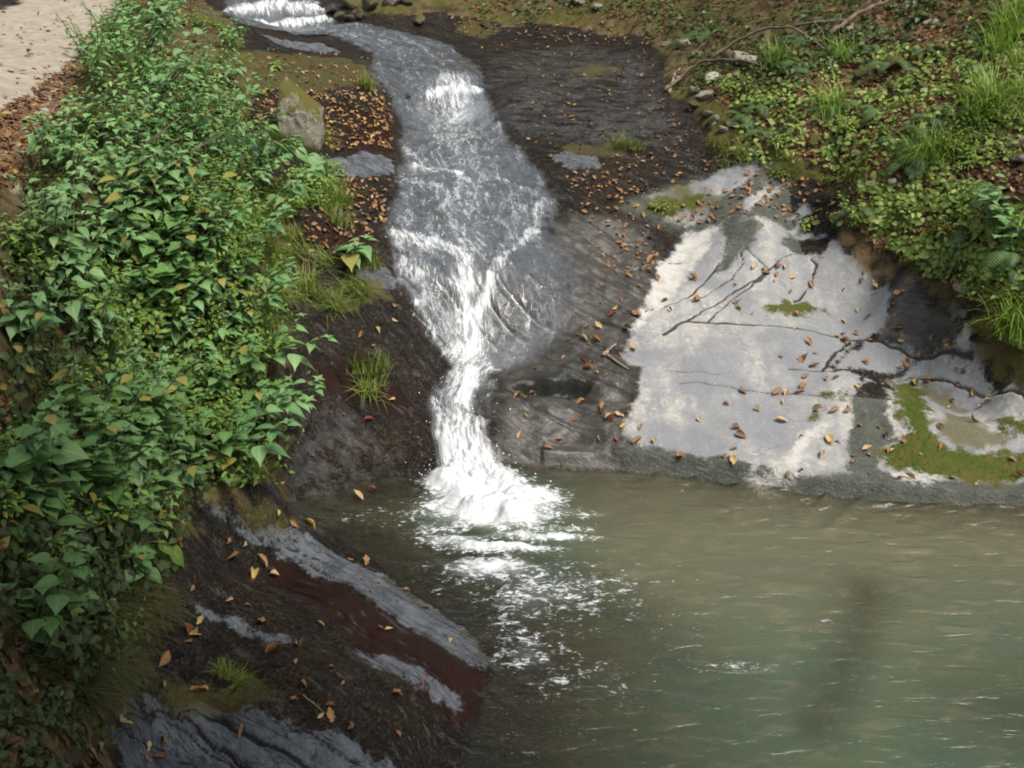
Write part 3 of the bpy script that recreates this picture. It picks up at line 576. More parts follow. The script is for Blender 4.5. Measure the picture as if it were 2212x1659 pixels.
FW = np.stack([ii, ii + 1, ii + n_ + 1, ii + n_], -1)
keep = (wm['pool'][FW].max(1) > -.12); FW = FW[keep]; u_, inv_ = np.unique(FW, return_inverse=True)

def pool_material():
    t = NT('pool_water'); p = t.pos(); dep = t.attr('depth'); fo = t.attr('foam'); tn = t.attr('tan')
    f = t.math('SUBTRACT', 1., t.math('POWER', 2.718, t.math('MULTIPLY', dep, -3.2)))
    n1 = t.noise(.9, 3); n2 = t.noise(5, 4, .6)
    col = t.mix(t.ss(n1, .35, .65), (.046, .074, .050), (.064, .084, .050)); col = t.mix(t.math('MULTIPLY', tn, .85), col, (.092, .088, .056)); col = t.mix(t.math('MULTIPLY', t.ss(n2, .45, .8), .25), col, (.10, .088, .052))
    rp = t.mapping(p, rot=(0, 0, .15), sc=(2.2, 6.5, 1)); r1 = t.noise(1.7, 3, .5, rp, .8); r2 = t.noise(9, 3, .6, rp)
    nb = t.bump(t.math('ADD', r1, t.math('MULTIPLY', r2, .12)), 1.0, .032)
    col = t.mix(t.math('MULTIPLY', t.ss(r1, .5, .7), .30), col, (.15, .132, .085))
    df = t.n('BsdfDiffuse'); t.l(col, df.inputs[0]); tp = t.n('BsdfTransparent'); tp.inputs[0].default_value = (.92, .90, .82, 1)
    body = t.mixs(f, tp.outputs[0], df.outputs[0])
    gl = t.n('BsdfGlossy'); gl.inputs['Roughness'].default_value = .24; t.l(nb, gl.inputs['Normal'])
    fr = t.n('Fresnel'); fr.inputs[0].default_value = 1.33; t.l(nb, fr.inputs['Normal'])
    sh = t.mixs(fr.outputs[0], body, gl.outputs[0])
    # foam broken by drawn-out noise, with painted white glint specks
    fp = t.mapping(p, rot=(0, 0, -.5), sc=(1, 1.5, 1)); a1 = t.noise(7, 6, .65, fp, .8); a2 = t.noise(38, 4, .6, t.mapping(p, sc=(.7, 1.7, 1)), .5)
    nn = t.ss(t.math('ADD', t.math('MULTIPLY', a1, .55), t.math('MULTIPLY', a2, .45)), .32, .70)
    fm = t.ss(nn, t.math('SUBTRACT', .97, t.math('MULTIPLY', fo, 1.0)), t.math('SUBTRACT', 1.40, t.math('MULTIPLY', fo, 1.05)))
    wt = t.bsdf((.47, .495, .515), .5, .3, t.bump(a1, .6, .05))
    hz = t.math('MULTIPLY', t.ss(fo, .40, 1.3), .85)
    sk = t.ss(t.noise(34, 3, .5, t.mapping(p, rot=(0, 0, .1), sc=(.55, 1.6, 1))), t.math('SUBTRACT', .735, t.math('MULTIPLY', fo, .10)), t.math('SUBTRACT', .775, t.math('MULTIPLY', fo, .10)))  # sparkle of the ripples painted as white specks
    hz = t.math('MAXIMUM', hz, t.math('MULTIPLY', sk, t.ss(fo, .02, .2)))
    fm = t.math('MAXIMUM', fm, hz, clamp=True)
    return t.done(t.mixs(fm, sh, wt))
STREAK = np.stack([at_z(px, py, -.05) for px, py in [(1872,1290),(1850,1380),(1815,1480),(1765,1580)]])
wm['depth'] = np.minimum(wm['depth'], .22 + 2.2 * ldist(wx + .05 * fbm(wx * 4, wy * 4, 57, 2), wy, STREAK, 1.) ** 1.3)  # water thinned over the added tube so it shows as a dark streak
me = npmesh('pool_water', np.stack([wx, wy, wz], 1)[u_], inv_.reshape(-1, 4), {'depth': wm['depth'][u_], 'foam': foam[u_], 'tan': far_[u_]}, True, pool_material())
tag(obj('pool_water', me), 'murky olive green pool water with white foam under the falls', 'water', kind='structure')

STAT = [((470,-30),(690,-30)),((475,0),(692,0)),((470,25),(705,20)),((500,50),(745,40)),((560,62),(770,50)),((680,74),(820,56)),((745,92),(900,72)),((790,120),(985,98)),((792,165),(1040,135)),((825,205),(1052,178)),
 ((850,250),(1070,212)),((858,290),(1095,260)),((850,345),(1125,310)),((845,405),(1180,370)),((825,455),(1205,430)),((815,510),(1230,490)),((828,560),(1275,555)),((845,620),(1282,630)),((880,685),(1260,700)),((935,765),(1190,765)),
 ((945,800),(1110,815)),((905,870),(1085,870)),((915,935),(1078,935)),((918,990),(1095,985)),((922,1030),(1130,1030)),((925,1065),(1150,1060)),((930,1090),(1165,1085))]
STROKES = [([(990,615),(1000,660),(1015,700)],.09,.78),([(1058,615),(1045,660),(1020,710)],.06,.9),([(1015,700),(1010,760),(1005,800),(1012,860),(1000,930),(985,1000)],.18,.86),([(1050,800),(1062,860),(1055,930),(1075,1000)],.12,.66),
 ([(930,860),(940,930),(950,1010)],.13,.62),([(835,525),(880,525),(940,540)],.20,.72),([(940,535),(1000,555)],.20,.58),([(860,580),(930,600)],.18,.52),([(850,560),(920,600),(985,640)],.12,.55),([(868,610),(925,715),(960,775)],.05,.6),([(1165,450),(1150,500),(1090,570),(1058,625)],.08,.55),
 ([(900,400),(960,420),(1000,480),(1000,540)],.25,.50),([(1050,380),(1130,410),(1180,450)],.08,.48),([(905,368),(1000,385)],.09,.75),([(980,192),(985,230),(1000,265)],.34,.66),([(925,205),(980,192),(1045,200)],.10,.8),([(950,300),(1000,330),(1050,350)],.3,.46),
 ([(880,330),(930,365)],.15,.52),([(1060,260),(1090,300)],.15,.38),([(830,80),(900,100),(970,140)],.2,.36),([(490,25),(600,14),(690,20)],.22,.80),([(560,52),(640,52),(700,46)],.16,.9),([(490,-20),(690,-20)],.3,.66),
 ([(1000,990),(1030,1040),(1060,1090)],.40,1.2),([(1140,650),(1120,720),(1085,790)],.10,.36),([(1000,560),(1010,620)],.12,.8),
 ([(985,205),(985,300),(1010,400),(1000,480),(1000,560)],.55,.44),([(1090,420),(1130,480),(1090,560)],.25,.42),([(870,380),(880,470),(870,580)],.22,.40),([(700,68),(850,110),(960,160)],.35,.34),([(900,560),(930,660),(980,740)],.16,.46)]
L = plan([a for a, b in STAT]); Rr = plan([b for a, b in STAT])
def resample(Q, N):
    d = np.concatenate([[0], np.cumsum(np.hypot(*np.diff(Q, axis=0).T) + .05)]); t = np.linspace(0, d[-1], N); return np.stack([np.interp(t, d, Q[:, k]) for k in (0, 1)], 1), t
M_ = (L + Rr) / 2; dd = np.concatenate([[0], np.cumsum(np.hypot(*np.diff(M_, axis=0).T))]); NS, NA = 900, 150
tt = np.linspace(0, dd[-1], NS); Li = np.stack([np.interp(tt, dd, L[:, k]) for k in (0, 1)], 1); Ri = np.stack([np.interp(tt, dd, Rr[:, k]) for k in (0, 1)], 1)
for _ in range(6):
    for q in (Li, Ri): q[1:-1] = (q[:-2] + q[2:] + q[1:-1]) / 3
aa = np.linspace(0, 1, NA); SX = Li[:, None, 0] * (1 - aa) + Ri[:, None, 0] * aa; SY = Li[:, None, 1] * (1 - aa) + Ri[:, None, 1] * aa
sx_, sy_ = SX.ravel(), SY.ravel(); wid = np.hypot(*(Ri - Li).T)
fs = np.repeat(tt, NA); ft = ((aa[None] - .5) * wid[:, None]).ravel(); ed_ = np.minimum(aa, 1 - aa)[None] * wid[:, None]; ed_ = ed_.ravel()
dens = np.full(sx_.shape, .20)
for pts, wd, a in STROKES: dens = np.maximum(dens, a * np.exp(-(ldist(sx_ + .05 * fbm(ft * 6, fs * 2, 61, 2), sy_, plan(pts), 1.2) / wd) ** 2))
film_ = sdf(sx_, sy_, FILM[0], .3); dens = np.where(film_ > 0, np.minimum(dens, .25 + .0 * film_), dens)
hb = H0(sx_, sy_); hbf = H(sx_, sy_)
hs = np.maximum(np.maximum(hb * .35 + hbf * .65, hbf), 0.0)
strand = fbm(ft * 9 + .6 * fbm(fs * 1.5, ft * 3, 63, 2), fs * 2.4, 62, 4); lump = fbm(ft * 14, fs * 7, 64, 4)
ed_ = np.maximum(0, ed_ + .10 * fbm(fs * 3, ft * 2, 65, 4) - .03) / np.where((sy_ > 8.4) & (sy_ < 11.0) & (ft > 0), 3.2, 1.0); edge = sstep(0, .14, ed_)
th = .006 + edge * (.018 + .014 * strand + .010 * lump + np.clip(dens, 0, 1.1) ** 2 * (.06 + .075 * strand + .045 * lump + .035 * fbm(ft * 30, fs * 15, 66, 3)))
tail_ = sstep(.945, 1.0, fs / fs.max()); sz = np.maximum(hs, -.03) + th * (1 - tail_) - .035 * tail_
ii = (np.arange(NS - 1)[:, None] * NA + np.arange(NA - 1)[None]).ravel(); FS = np.stack([ii, ii + 1, ii + NA + 1, ii + NA], -1)
def cascade_material():
    t = NT('rushing_water'); fo = t.attr('foam'); ed = t.attr('edge')
    cv = t.n('CombineXYZ'); t.l(t.attr('ft'), cv.inputs[0]); t.l(t.attr('fs'), cv.inputs[1]); v = cv.outputs[0]
    a1 = t.noise(1, 5, .62, t.mapping(v, sc=(11, 3.3, 1)), 1.0); a2 = t.noise(1, 4, .6, t.mapping(v, sc=(44, 17, 1)), 1.0); a3 = t.noise(1, 3, .6, t.mapping(v, sc=(5, 2.2, 1)))
    nn = t.ss(t.math('ADD', t.math('MULTIPLY', a1, .5), t.math('ADD', t.math('MULTIPLY', a2, .32), t.math('MULTIPLY', a3, .18))), .34, .66)
    fm = t.ss(nn, t.math('SUBTRACT', .74, fo), t.math('SUBTRACT', 1.48, t.math('MULTIPLY', fo, 1.0)))
    fm = t.math('MAXIMUM', fm, t.math('MULTIPLY', t.ss(fo, .2, 1.2), .42), clamp=True); fm = t.math('MULTIPLY', fm, t.ss(ed, .0, .10))
    nb = t.bump(t.math('ADD', a1, t.math('MULTIPLY', a2, .6)), .9, .03)
    wt = t.bsdf(t.mix(t.ss(t.math('ADD', fo, t.math('MULTIPLY', a2, .5)), .45, 1.05), (.22, .24, .255), (.50, .525, .545)), .45, .4, nb)
    tp = t.n('BsdfTransparent'); tp.inputs[0].default_value = (.86, .88, .88, 1)
    df = t.n('BsdfDiffuse'); df.inputs[0].default_value = (.13, .138, .140, 1); body = t.mixs(t.math('ADD', .05, t.math('MULTIPLY', t.ss(fo, .22, .75), .30)), tp.outputs[0], df.outputs[0])
    gl = t.n('BsdfGlossy'); gl.inputs['Roughness'].default_value = .12; t.l(nb, gl.inputs['Normal']); fr = t.n('Fresnel'); fr.inputs[0].default_value = 1.33; t.l(nb, fr.inputs['Normal'])
    tp2 = t.n('BsdfTransparent'); return t.done(t.mixs(t.ss(t.math('ADD', ed, t.math('MULTIPLY', t.math('SUBTRACT', a1, .5), .12)), .0, .12), tp2.outputs[0], t.mixs(fm, t.mixs(fr.outputs[0], body, gl.outputs[0]), wt)))
me = npmesh('stream_water', np.stack([sx_, sy_, sz], 1), FS, {'foam': dens, 'edge': ed_, 'ft': ft, 'fs': fs}, True, cascade_material())
tag(obj('stream_water', me), 'white cascade and grey stream water sliding down the rock chute into the pool', 'water', kind='structure')

# thrown droplets round the plunge and the white strands
ico = bmesh.new(); bmesh.ops.create_icosphere(ico, subdivisions=1, radius=1)
IV = np.array([v.co[:] for v in ico.verts]); IF = np.array([[v.index for v in f.verts] for f in ico.faces]); ico.free()
mb = MB()
for px, py, sx, sy, zz, cnt in [(1035,1030,60,22,.16,150),(1000,900,45,60,.10,60),(1080,1110,80,25,.05,50),(920,520,60,12,.05,30),(970,1010,35,20,.12,60)]:
    X, Y = ground(rng.normal(px, sx, cnt), rng.normal(py, sy, cnt)); zb = np.maximum(H(X, Y), 0) + .03 + rng.random(cnt) ** 2 * zz; r = .002 + .004 * rng.random(cnt) ** 2
    V = IV[None] * r[:, None, None] * np.array([1, 1, 1.5]) + np.stack([X, Y, zb], 1)[:, None]; F = IF[None] + (np.arange(cnt) * len(IV))[:, None, None]
    mb.add(V.reshape(-1, 3), F.reshape(-1, 3))
t = NT('spray_drop'); M_DROP = t.done(t.bsdf((.85, .88, .9), .2, .5))
tag(obj('spray', mb.mesh('spray', M_DROP)), 'fine white water droplets thrown up where the falls hit the pool', 'spray', kind='stuff')

# ------------------------------------------------------------------ leaf shapes and plant builders
def leaf_shape(prof, fold=.25, droop=.3, wave=0., n3=True):
    """prof: (t, half width) along the blade; returns verts in (right, forward, up), quads, lx"""
    V = []; lx = []
    for k, (tt_, wd) in enumerate(prof):
        for s_ in (-1, 0, 1):
            V.append((s_ * wd, tt_, fold * abs(s_) * wd - droop * tt_ ** 2 + wave * math.sin(tt_ * 9 + s_))); lx.append(float(s_))
    F = []
    for k in range(len(prof) - 1):
        for s_ in (0, 1):
            a = k * 3 + s_; F.append((a, a + 1, a + 4, a + 3))
    return np.array(V), np.array(F), np.array(lx)
HEART = leaf_shape([(-.07,.12),(0.0,.30),(.12,.42),(.28,.45),(.45,.39),(.62,.28),(.78,.16),(.90,.07),(1.05,.006)], .07, .16)
HEARTD = leaf_shape([(-.06,.10),(0.0,.26),(.12,.36),(.28,.38),(.45,.33),(.62,.24),(.78,.14),(.90,.06),(1.08,.006)], .05, .38)
OVAL = leaf_shape([(0,.02),(.12,.17),(.35,.27),(.6,.22),(.82,.10),(1,.005)], .25, .30)
SMALL = leaf_shape([(0,.03),(.3,.36),(.65,.30),(1,.01)], .22, .25)
PINNA = leaf_shape([(0,.06),(.4,.075),(1,.01)], .1, .3)
LANCE = leaf_shape([(0,.02),(.15,.11),(.4,.16),(.7,.10),(1,.004)], .2, .5)
DEADS = [leaf_shape([(0,.02),(.15,.20),(.4,.32),(.65,.25),(.85,.10),(1,.01)], .75, -.25, .03), leaf_shape([(0,.02),(.15,.19),(.4,.30),(.65,.24),(.85,.10),(1,.01)], 1.5, .35, .05),
         leaf_shape([(0,.02),(.2,.26),(.45,.38),(.7,.28),(.88,.12),(1,.01)], .30, -.45, .07), leaf_shape([(0,.02),(.2,.15),(.45,.2),(.7,.17),(.88,.08),(1,.01)], 2.2, -.2, .03)]

DEADS[2] = leaf_shape([(0,.02),(.12,.20),(.24,.16),(.38,.40),(.5,.26),(.64,.34),(.76,.18),(.9,.12),(1,.01)], .35, -.35, .09)
def unit(a): return a / (np.linalg.norm(a, axis=-1, keepdims=True) + 1e-9)

def put_leaves(mb, tm, base, fwd, up, size, lr):
    T, F, lx = tm; base = np.atleast_2d(base); N = len(base); fwd = unit(np.broadcast_to(fwd, (N, 3))); up = np.broadcast_to(up, (N, 3))
    rt = unit(np.cross(fwd, up)); u2 = np.cross(rt, fwd); size = np.broadcast_to(size, (N,)); lr = np.broadcast_to(lr, (N,))
    V = base[:, None] + size[:, None, None] * (T[None, :, 0:1] * rt[:, None] + T[None, :, 1:2] * fwd[:, None] + T[None, :, 2:3] * u2[:, None])
    FF = F[None] + (np.arange(N) * len(T))[:, None, None]
    mb.add(V.reshape(-1, 3), FF.reshape(-1, F.shape[1]), lr=np.repeat(lr, len(T)), lx=np.tile(lx, N))

def stem_curve(h, lean, az, r, n=9, wob=.03, base=(0, 0, 0)):
    s = np.linspace(0, 1, n); out = lean * s ** 1.6
    x = base[0] + out * math.cos(az) + np.cumsum(r.normal(0, wob * h / n, n)); y = base[1] + out * math.sin(az) + np.cumsum(r.normal(0, wob * h / n, n))
    return np.stack([x, y, base[2] + h * (s - .18 * (lean / max(h, .05)) * s ** 2)], 1)

def herb_meshes(kind, seed, h, stems, lsize, mat, lean=(.25, .75), pairs=(6, 9), tm=None, az0=0., spread=1.2):
    r = np.random.default_rng(seed); L_, S_ = MB(), MB(); tm = tm or HEART
    for k in range(stems):
        hh = h * r.uniform(.65, 1.05); az = az0 + r.normal(0, spread); c = stem_curve(hh, hh * r.uniform(*lean), az, r, base=(r.normal(0, .04), r.normal(0, .04), -.03))
        S_.add(*tube(c, np.linspace(.006, .0022, len(c)) * (h / .6) ** .5, 5))
        np_ = r.integers(*pairs); ph = r.uniform(0, 6)
        for q in range(np_):
            f = .34 + .66 * (q + .6) / np_; i = f * (len(c) - 1); i0 = min(int(i), len(c) - 2); pt = c[i0] + (c[i0 + 1] - c[i0]) * (i - i0)
            ph += math.pi / 2 + r.normal(0, .25); sz = lsize * (1.0 - .62 * max(0, f - .55) / .45) * r.uniform(.75, 1.15) * (.75 + .25 * min(1, f / .4))
            for sgn in (0, 1):
                a = ph + sgn * math.pi + r.normal(0, .15); up_t = r.uniform(-.15, .35) + .5 * max(0, f - .75)
                d = np.array([math.cos(a), math.sin(a), up_t]); pe = sz * r.uniform(.25, .55); b = pt + unit(d) * pe
                S_.add(*tube(np.stack([pt, (pt + b) / 2 + [0, 0, .1 * pe], b]), .0014, 4))
                put_leaves(L_, tm, b, d + [0, 0, -.16], np.array([r.normal(0, .20), r.normal(0, .20), 1.0]), sz, r.random())
        put_leaves(L_, OVAL, np.repeat(c[-1:], 4, 0), np.stack([np.cos(np.arange(4) * 1.6), np.sin(np.arange(4) * 1.6), np.full(4, .5)], 1), np.array([0, 0, 1.]), lsize * .35, .9)
    return L_.mesh(kind + '_foliage', mat), S_.mesh(kind + '_stem', M_STEM)

def fern_meshes(seed, size, mat):
    r = np.random.default_rng(seed); L_, S_ = MB(), MB(); nf = r.integers(6, 10)
    for k in range(nf):
        az = k * 2 * math.pi / nf + r.normal(0, .25); ln = size * r.uniform(.7, 1.1); s = np.linspace(0, 1, 22); rise = r.uniform(.45, .75)
        c = np.stack([np.cos(az) * ln * s * .9, np.sin(az) * ln * s * .9, ln * (rise * s * 1.5 - (rise + .45) * s ** 2.1)], 1)
        S_.add(*tube(c, np.linspace(.003, .001, 22), 4))
        T = unit(np.gradient(c, axis=0)); rt = unit(np.cross(T, [0, 0, 1.])); up = np.cross(rt, T)
        for sg in (-1, 1):
            b = c[2:-1]; sz = ln * .19 * np.sin(np.linspace(.55, 3.0, len(b))) ** .8 + .01
            put_leaves(L_, PINNA, b, rt[2:-1] * sg + T[2:-1] * .45, up[2:-1], sz, r.random() * .5 + .3)
    return L_.mesh('fern_frond', mat), S_.mesh('fern_stalk', M_STEM)

def blades(mb, base, az, ln, arch, wd, lr, n=6):
    """arched ribbons"""
    N = len(az); s = np.linspace(0, 1, n)
    hx = ln[:, None] * arch[:, None] * s[None] ** 1.7; hz = ln[:, None] * (s[None] * np.sqrt(np.maximum(.15, 1 - .5 * arch[:, None] ** 2)) - arch[:, None] ** 2 * .75 * s[None] ** 2.6)
    c = base[:, None] + np.stack([np.cos(az)[:, None] * hx, np.sin(az)[:, None] * hx, hz], -1)
    side = np.stack([-np.sin(az), np.cos(az), np.zeros(N)], -1)[:, None] * (wd[:, None] * (1 - s[None] ** 2.2 * .92))[..., None]
    V = np.stack([c - side, c + side], 2).reshape(N, n * 2, 3); k = np.arange(n - 1) * 2
    F = np.stack([k, k + 1, k + 3, k + 2], -1)[None] + (np.arange(N) * n * 2)[:, None, None]
    mb.add(V.reshape(-1, 3), F.reshape(-1, 4), lr=np.repeat(lr, n * 2), lx=np.full(N * n * 2, .6))

def tuft_mesh(seed, n, ln, mat, az0=None, rad=.05, wd=.0035):
    r = np.random.default_rng(seed); mb = MB(); az = r.uniform(0, 6.28, n) if az0 is None else r.normal(az0, .9, n)
    b = np.stack([r.normal(0, rad, n), r.normal(0, rad, n), np.full(n, -.01)], 1)
    blades(mb, b, az, ln * r.uniform(.5, 1.15, n), r.uniform(.45, .98, n), wd * r.uniform(.7, 1.3, n), r.random(n)); return mb.mesh('grass_tuft', mat)

# ------------------------------------------------------------------ where things stand, in words
MARKS = [('the sandy path edge', 160,170), ('the leaf-littered path corner', 60,300), ('the path bend', 230,60), ('the top waterfall', 600,40), ('the olive mossy ledge', 690,160), ('the upright lichened boulder', 645,245),
 ('the grey dry patch beside the stream', 780,360), ('the small cascade step', 890,520), ('the big-leaved plant on the wet rock', 745,570), ('the yellowish grass tufts', 800,810), ('the drooping grass on the rock shoulder', 680,650),
 ('the narrow white fall', 1010,780), ('the shiny wet rock foot', 650,1050), ('the plunge pool foam', 1050,1090), ('the upper grey band of the ledge', 760,1210), ('the red-brown streak', 850,1400), ('the thin grey sliver', 890,1465),
 ('the ledge grass tuft', 500,1480), ('the bottom grey rock', 600,1600), ('the undercut slot', 1190,828), ('the forked stick', 1330,770), ('the white chalky patch', 1440,620), ('the oval moss patch', 1715,665), ('the long crack', 1600,700),
 ('the square grey block', 1890,770), ('the wet black streak', 1870,900), ('the big bright moss patch', 2050,1010), ('the brown moss hollow', 2090,920), ('the white stripe', 1730,980), ('the slab lip', 1560,1000), ('the fork of dark cracks', 1680,570),
 ('the dark wet hollow', 2000,640), ('the mossy upper outcrop', 1470,435), ('the dry upper outcrop', 1600,390), ('the round white pour', 980,210), ('the small pale rock step', 1240,350), ('the dark moss strip', 1280,160), ('the long grey branch', 1700,95),
 ('the bent branch', 1520,165), ('the pale stones', 1560,265), ('the bright green bush', 2060,330), ('the fern beside the arching grass', 1960,300), ('the tall bright grass', 2180,110), ('the large pale stone', 2090,630), ('the dark green shrub', 2190,540),
 ('the ground cover above the slab', 1900,480), ('the hanging leafy sprig', 700,440), ('the fallen dark branch', 1880,20), ('the mossy hillside top', 1650,30), ('the mossy rocks by the top fall', 790,20), ('the low wall of roots', 40,1400),
 ('the dark bank hollow', 100,870), ('the leafy bank foot', 480,1040), ('the middle of the leafy bank', 330,720), ('the upper leafy bank', 350,250), ('the far leafy bank', 420,100), ('the lower leafy bank', 300,1150)]
MK = np.array([m[1:] for m in MARKS], float)
USED = {}
def say(base, px, py, maxw=16):
    d = np.hypot((MK[:, 0] - px), (MK[:, 1] - py) * 1.2); order = np.argsort(d); last = None
    for rank, k in enumerate(order[:4]):
        dx, dy = px - MK[k, 0], (py - MK[k, 1]) * 1.2
        if d[k] < 26: opts = ['right at', 'close to']
        else:
            if abs(dx) > abs(dy): main, sub = ('to the right of' if dx > 0 else 'to the left of'), ('just below' if dy > 0 else 'just above')
            else: main, sub = ('below' if dy > 0 else 'above'), ('diagonally below' if dy > 0 else 'diagonally above')
            opts = ['near', main] if d[k] < 70 else [main, 'some way ' + main, sub if rank < 2 else 'well ' + main]
        for q in opts:
            s = f'{base} {q} {MARKS[k][0]}'
            if last is None or len(s.split()) <= maxw: last = last or s
            if s not in USED and len(s.split()) <= maxw: USED[s] = 1; return s
    USED[last] = USED.get(last, 0) + 1
    return last

def spot(pts):
    a = np.array(pts, float); x, y = ground(a[:, 0], a[:, 1]); return np.stack([x, y, H(x, y)], 1)

def poly_px(pts, N, seed):
    r = np.random.default_rng(seed); p = np.array(pts, float); lo, hi = p.min(0), p.max(0); out = []
    while len(out) < N:
        q = r.uniform(lo, hi, (N * 3, 2)); s = sdf(q[:, 0], q[:, 1], p, 1.)
        out += list(q[s > 0])
    return np.array(out[:N])

def normals(x, y, e=.04):
    h = H0(x, y); nx = (H0(x + e, y) - H0(x - e, y)) / (2 * e); ny = (H0(x, y + e) - H0(x, y - e)) / (2 * e)
    return unit(np.stack([-nx, -ny, np.ones_like(nx)], -1))

BANK_PX = [(270,10),(430,5),(470,50),(500,110),(510,170),(500,240),(490,300),(520,370),(590,430),(590,520),(560,600),(560,700),(580,820),(570,920),(550,985),(500,1030),(430,1060),(380,1120),(340,1250),(290,1370),(220,1450),(150,1500),(60,1450),(0,1300),(0,560),(60,430),(130,300),(200,160)]
def proto(name, parts):
    e = bpy.data.objects.new(name, None); link(e); e.empty_display_size = .1
    for pn, me in parts: obj(pn, me, e)
    return e
def spread(protos, pts, base, cat, group, scale, seed, tilt=.12, sink=.0, az=None):
    """one object tree per point; the first use of each prototype is the prototype itself"""
    r = np.random.default_rng(seed); xyz = spot(pts); used = set()
    for k, (q, p) in enumerate(zip(xyz, pts)):
        i = int(r.integers(len(protos))); b = base[int(r.integers(len(base)))] if not isinstance(base, str) else base
        o = protos[i] if i not in used else copy_tree(protos[i]); used.add(i)
        o.location = (q[0], q[1], q[2] - sink); o.rotation_euler = (r.normal(0, tilt), r.normal(0, tilt), r.uniform(0, 6.28) if az is None else r.normal(az, .5)); o.scale = ((scale[0] + (scale[1] - scale[0]) * r.random()) * (.5 if cat == 'grass tuft' and p[1] > 1400 else 1),) * 3
        tag(o, say(b, *p), cat, group)
    for i, o in enumerate(protos):
        if i not in used:
            for ch in list(o.children): bpy.data.objects.remove(ch)
            bpy.data.objects.remove(o)

FARH = [proto('broadleaf_herb', list(zip(('foliage', 'stem'), herb_meshes('herb', 300 + k, .55, 4, .078, M_HERBF, pairs=(6, 9), tm=HEART if k % 2 else OVAL)))) for k in range(6)]
HERBS = [proto('broadleaf_herb', list(zip(('foliage', 'stem'), herb_meshes('herb', 100 + k, (.62), 4, .105, M_HERB if k % 3 else M_HERBD, pairs=(5, 8), tm=(HEART, HEARTD, OVAL)[k % 3])))) for k in range(7)]
HERBS2 = [proto('broadleaf_herb', list(zip(('foliage', 'stem'), herb_meshes('herb', 120 + k, .5, 3, .12, M_HERBD, pairs=(4, 7), tm=HEARTD if k % 2 else HEART)))) for k in range(5)]
YOUNG = [proto('leafy_herb', list(zip(('foliage', 'stem'), herb_meshes('young', 140 + k, .34, 7, .055, M_HERBY, pairs=(5, 8), tm=OVAL, spread=3)))) for k in range(5)]
FERNS = [proto('fern', list(zip(('frond', 'stalk'), fern_meshes(160 + k, .42, M_FERN)))) for k in range(5)]
TUFTS = [obj('grass_tuft', tuft_mesh(180 + k, 90, .30, M_GRASS)) for k in range(4)]
BTUFT = [obj('grass_clump', tuft_mesh(190 + k, 130, .62, M_GRASSB, rad=.09, wd=.006)) for k in range(3)]

def bank_pts(N, seed, f):
    p = poly_px(BANK_PX, N * 6, seed); r = np.random.default_rng(seed + 1); return [tuple(q) for q in p[[f(q) > r.random() for q in p]][:N]]
far_pts = bank_pts(62, 1, lambda q: (q[1] < 420) * (.35 + .65 * (q[0] > 230)))
mid_pts = bank_pts(66, 2, lambda q: (q[1] > 330) * (q[1] < 1120) * (.25 if q[0] < 130 else 1.))
low_pts = bank_pts(24, 3, lambda q: (q[1] > 980) * (q[0] > 60) * .8)
young_pts = bank_pts(90, 4, lambda q: .9 * ((q[0] > 380) and (q[1] > 280)) + .25)
spread(FARH, far_pts, ['light green small-leaved shrubby herb', 'bushy pale green herb'], 'plant', 'pale herbs on the upper left bank', (.8, 1.3), 20, az=.0, tilt=.15)
spread(HERBS, mid_pts, ['tall green herb with broad heart-shaped leaves', 'leaning herb with toothed heart-shaped leaves', 'broad-leaved green herb'], 'plant', 'broad-leaved herbs on the left bank', (.75, 1.2), 21, az=.0, tilt=.15)
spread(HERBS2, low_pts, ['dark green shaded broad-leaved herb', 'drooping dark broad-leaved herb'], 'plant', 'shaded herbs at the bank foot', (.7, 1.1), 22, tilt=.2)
spread(YOUNG, young_pts, ['bright yellow-green small-leaved herb', 'low fresh green leafy herb'], 'plant', 'small-leaved herbs on the left bank', (.7, 1.3), 23)

# ------------------------------------------------------------------ right hillside: ferns, grass, herbs
HILL_PX = [(1460,80),(1520,30),(2212,5),(2212,800),(2140,740),(2070,670),(2010,620),(1930,580),(1850,535),(1830,480),(1860,420),(1780,350),(1660,320),(1560,320),(1560,240),(1480,190)]
fern_pts = [(1640,240),(1655,285),(1610,255),(1500,95),(1520,75),(1720,150),(1780,235),(1830,225),(1920,150),(1950,300),(1985,330),(2005,290),(2010,270),(1900,250),(1960,345),(2060,250),(2100,80),(2150,430),(2200,500),(2185,560),(2190,590),(1990,130),(1880,110),(1740,90),(2140,210),(1850,470),(2090,520)]
spread(FERNS, fern_pts, ['green fern with arching fronds', 'dark green feathery fern'], 'fern', 'ferns on the right hillside', (.6, 1.05), 31)
tuft_pts = [(735,498),(700,572),(760,578),(805,582),(660,640),(690,655),(720,665),(785,650),(770,632),(780,808),(805,825),(790,845),(820,800),(500,1478),(480,1465),(515,1490),(690,300),(650,305),(790,190),(735,440),(700,385),(680,400),(640,330),(1555,325),(1340,318),(1370,322),(640,560),(610,580),(625,520),(1600,330),(560,1025),(540,1040),(660,610),(610,640)]
spread(TUFTS, tuft_pts, ['yellow-green grass tuft', 'small tuft of fine drooping grass'], 'grass tuft', 'grass tufts on the wet rocks', (.7, 1.15), 32, tilt=.3)
clump_pts = [(2180,80),(2150,120),(2200,150),(2170,60),(2140,255),(2120,240),(2010,335),(1990,345),(2020,350),(2195,30),(2110,270),(2200,690),(2180,730),(1800,240),(2205,215),(1680,145),(1820,130)]
spread(BTUFT, clump_pts, ['bright green clump of long arching grass', 'arching grass clump'], 'grass clump', 'long grass clumps on the right hillside', (.55, 1.0), 33)
YOUNG2 = [proto('leafy_herb', list(zip(('foliage', 'stem'), herb_meshes('herb', 240 + k, .26, 7, .06, M_HERBY if k < 2 else M_COVER, pairs=(4, 7), tm=OVAL, spread=3)))) for k in range(5)]
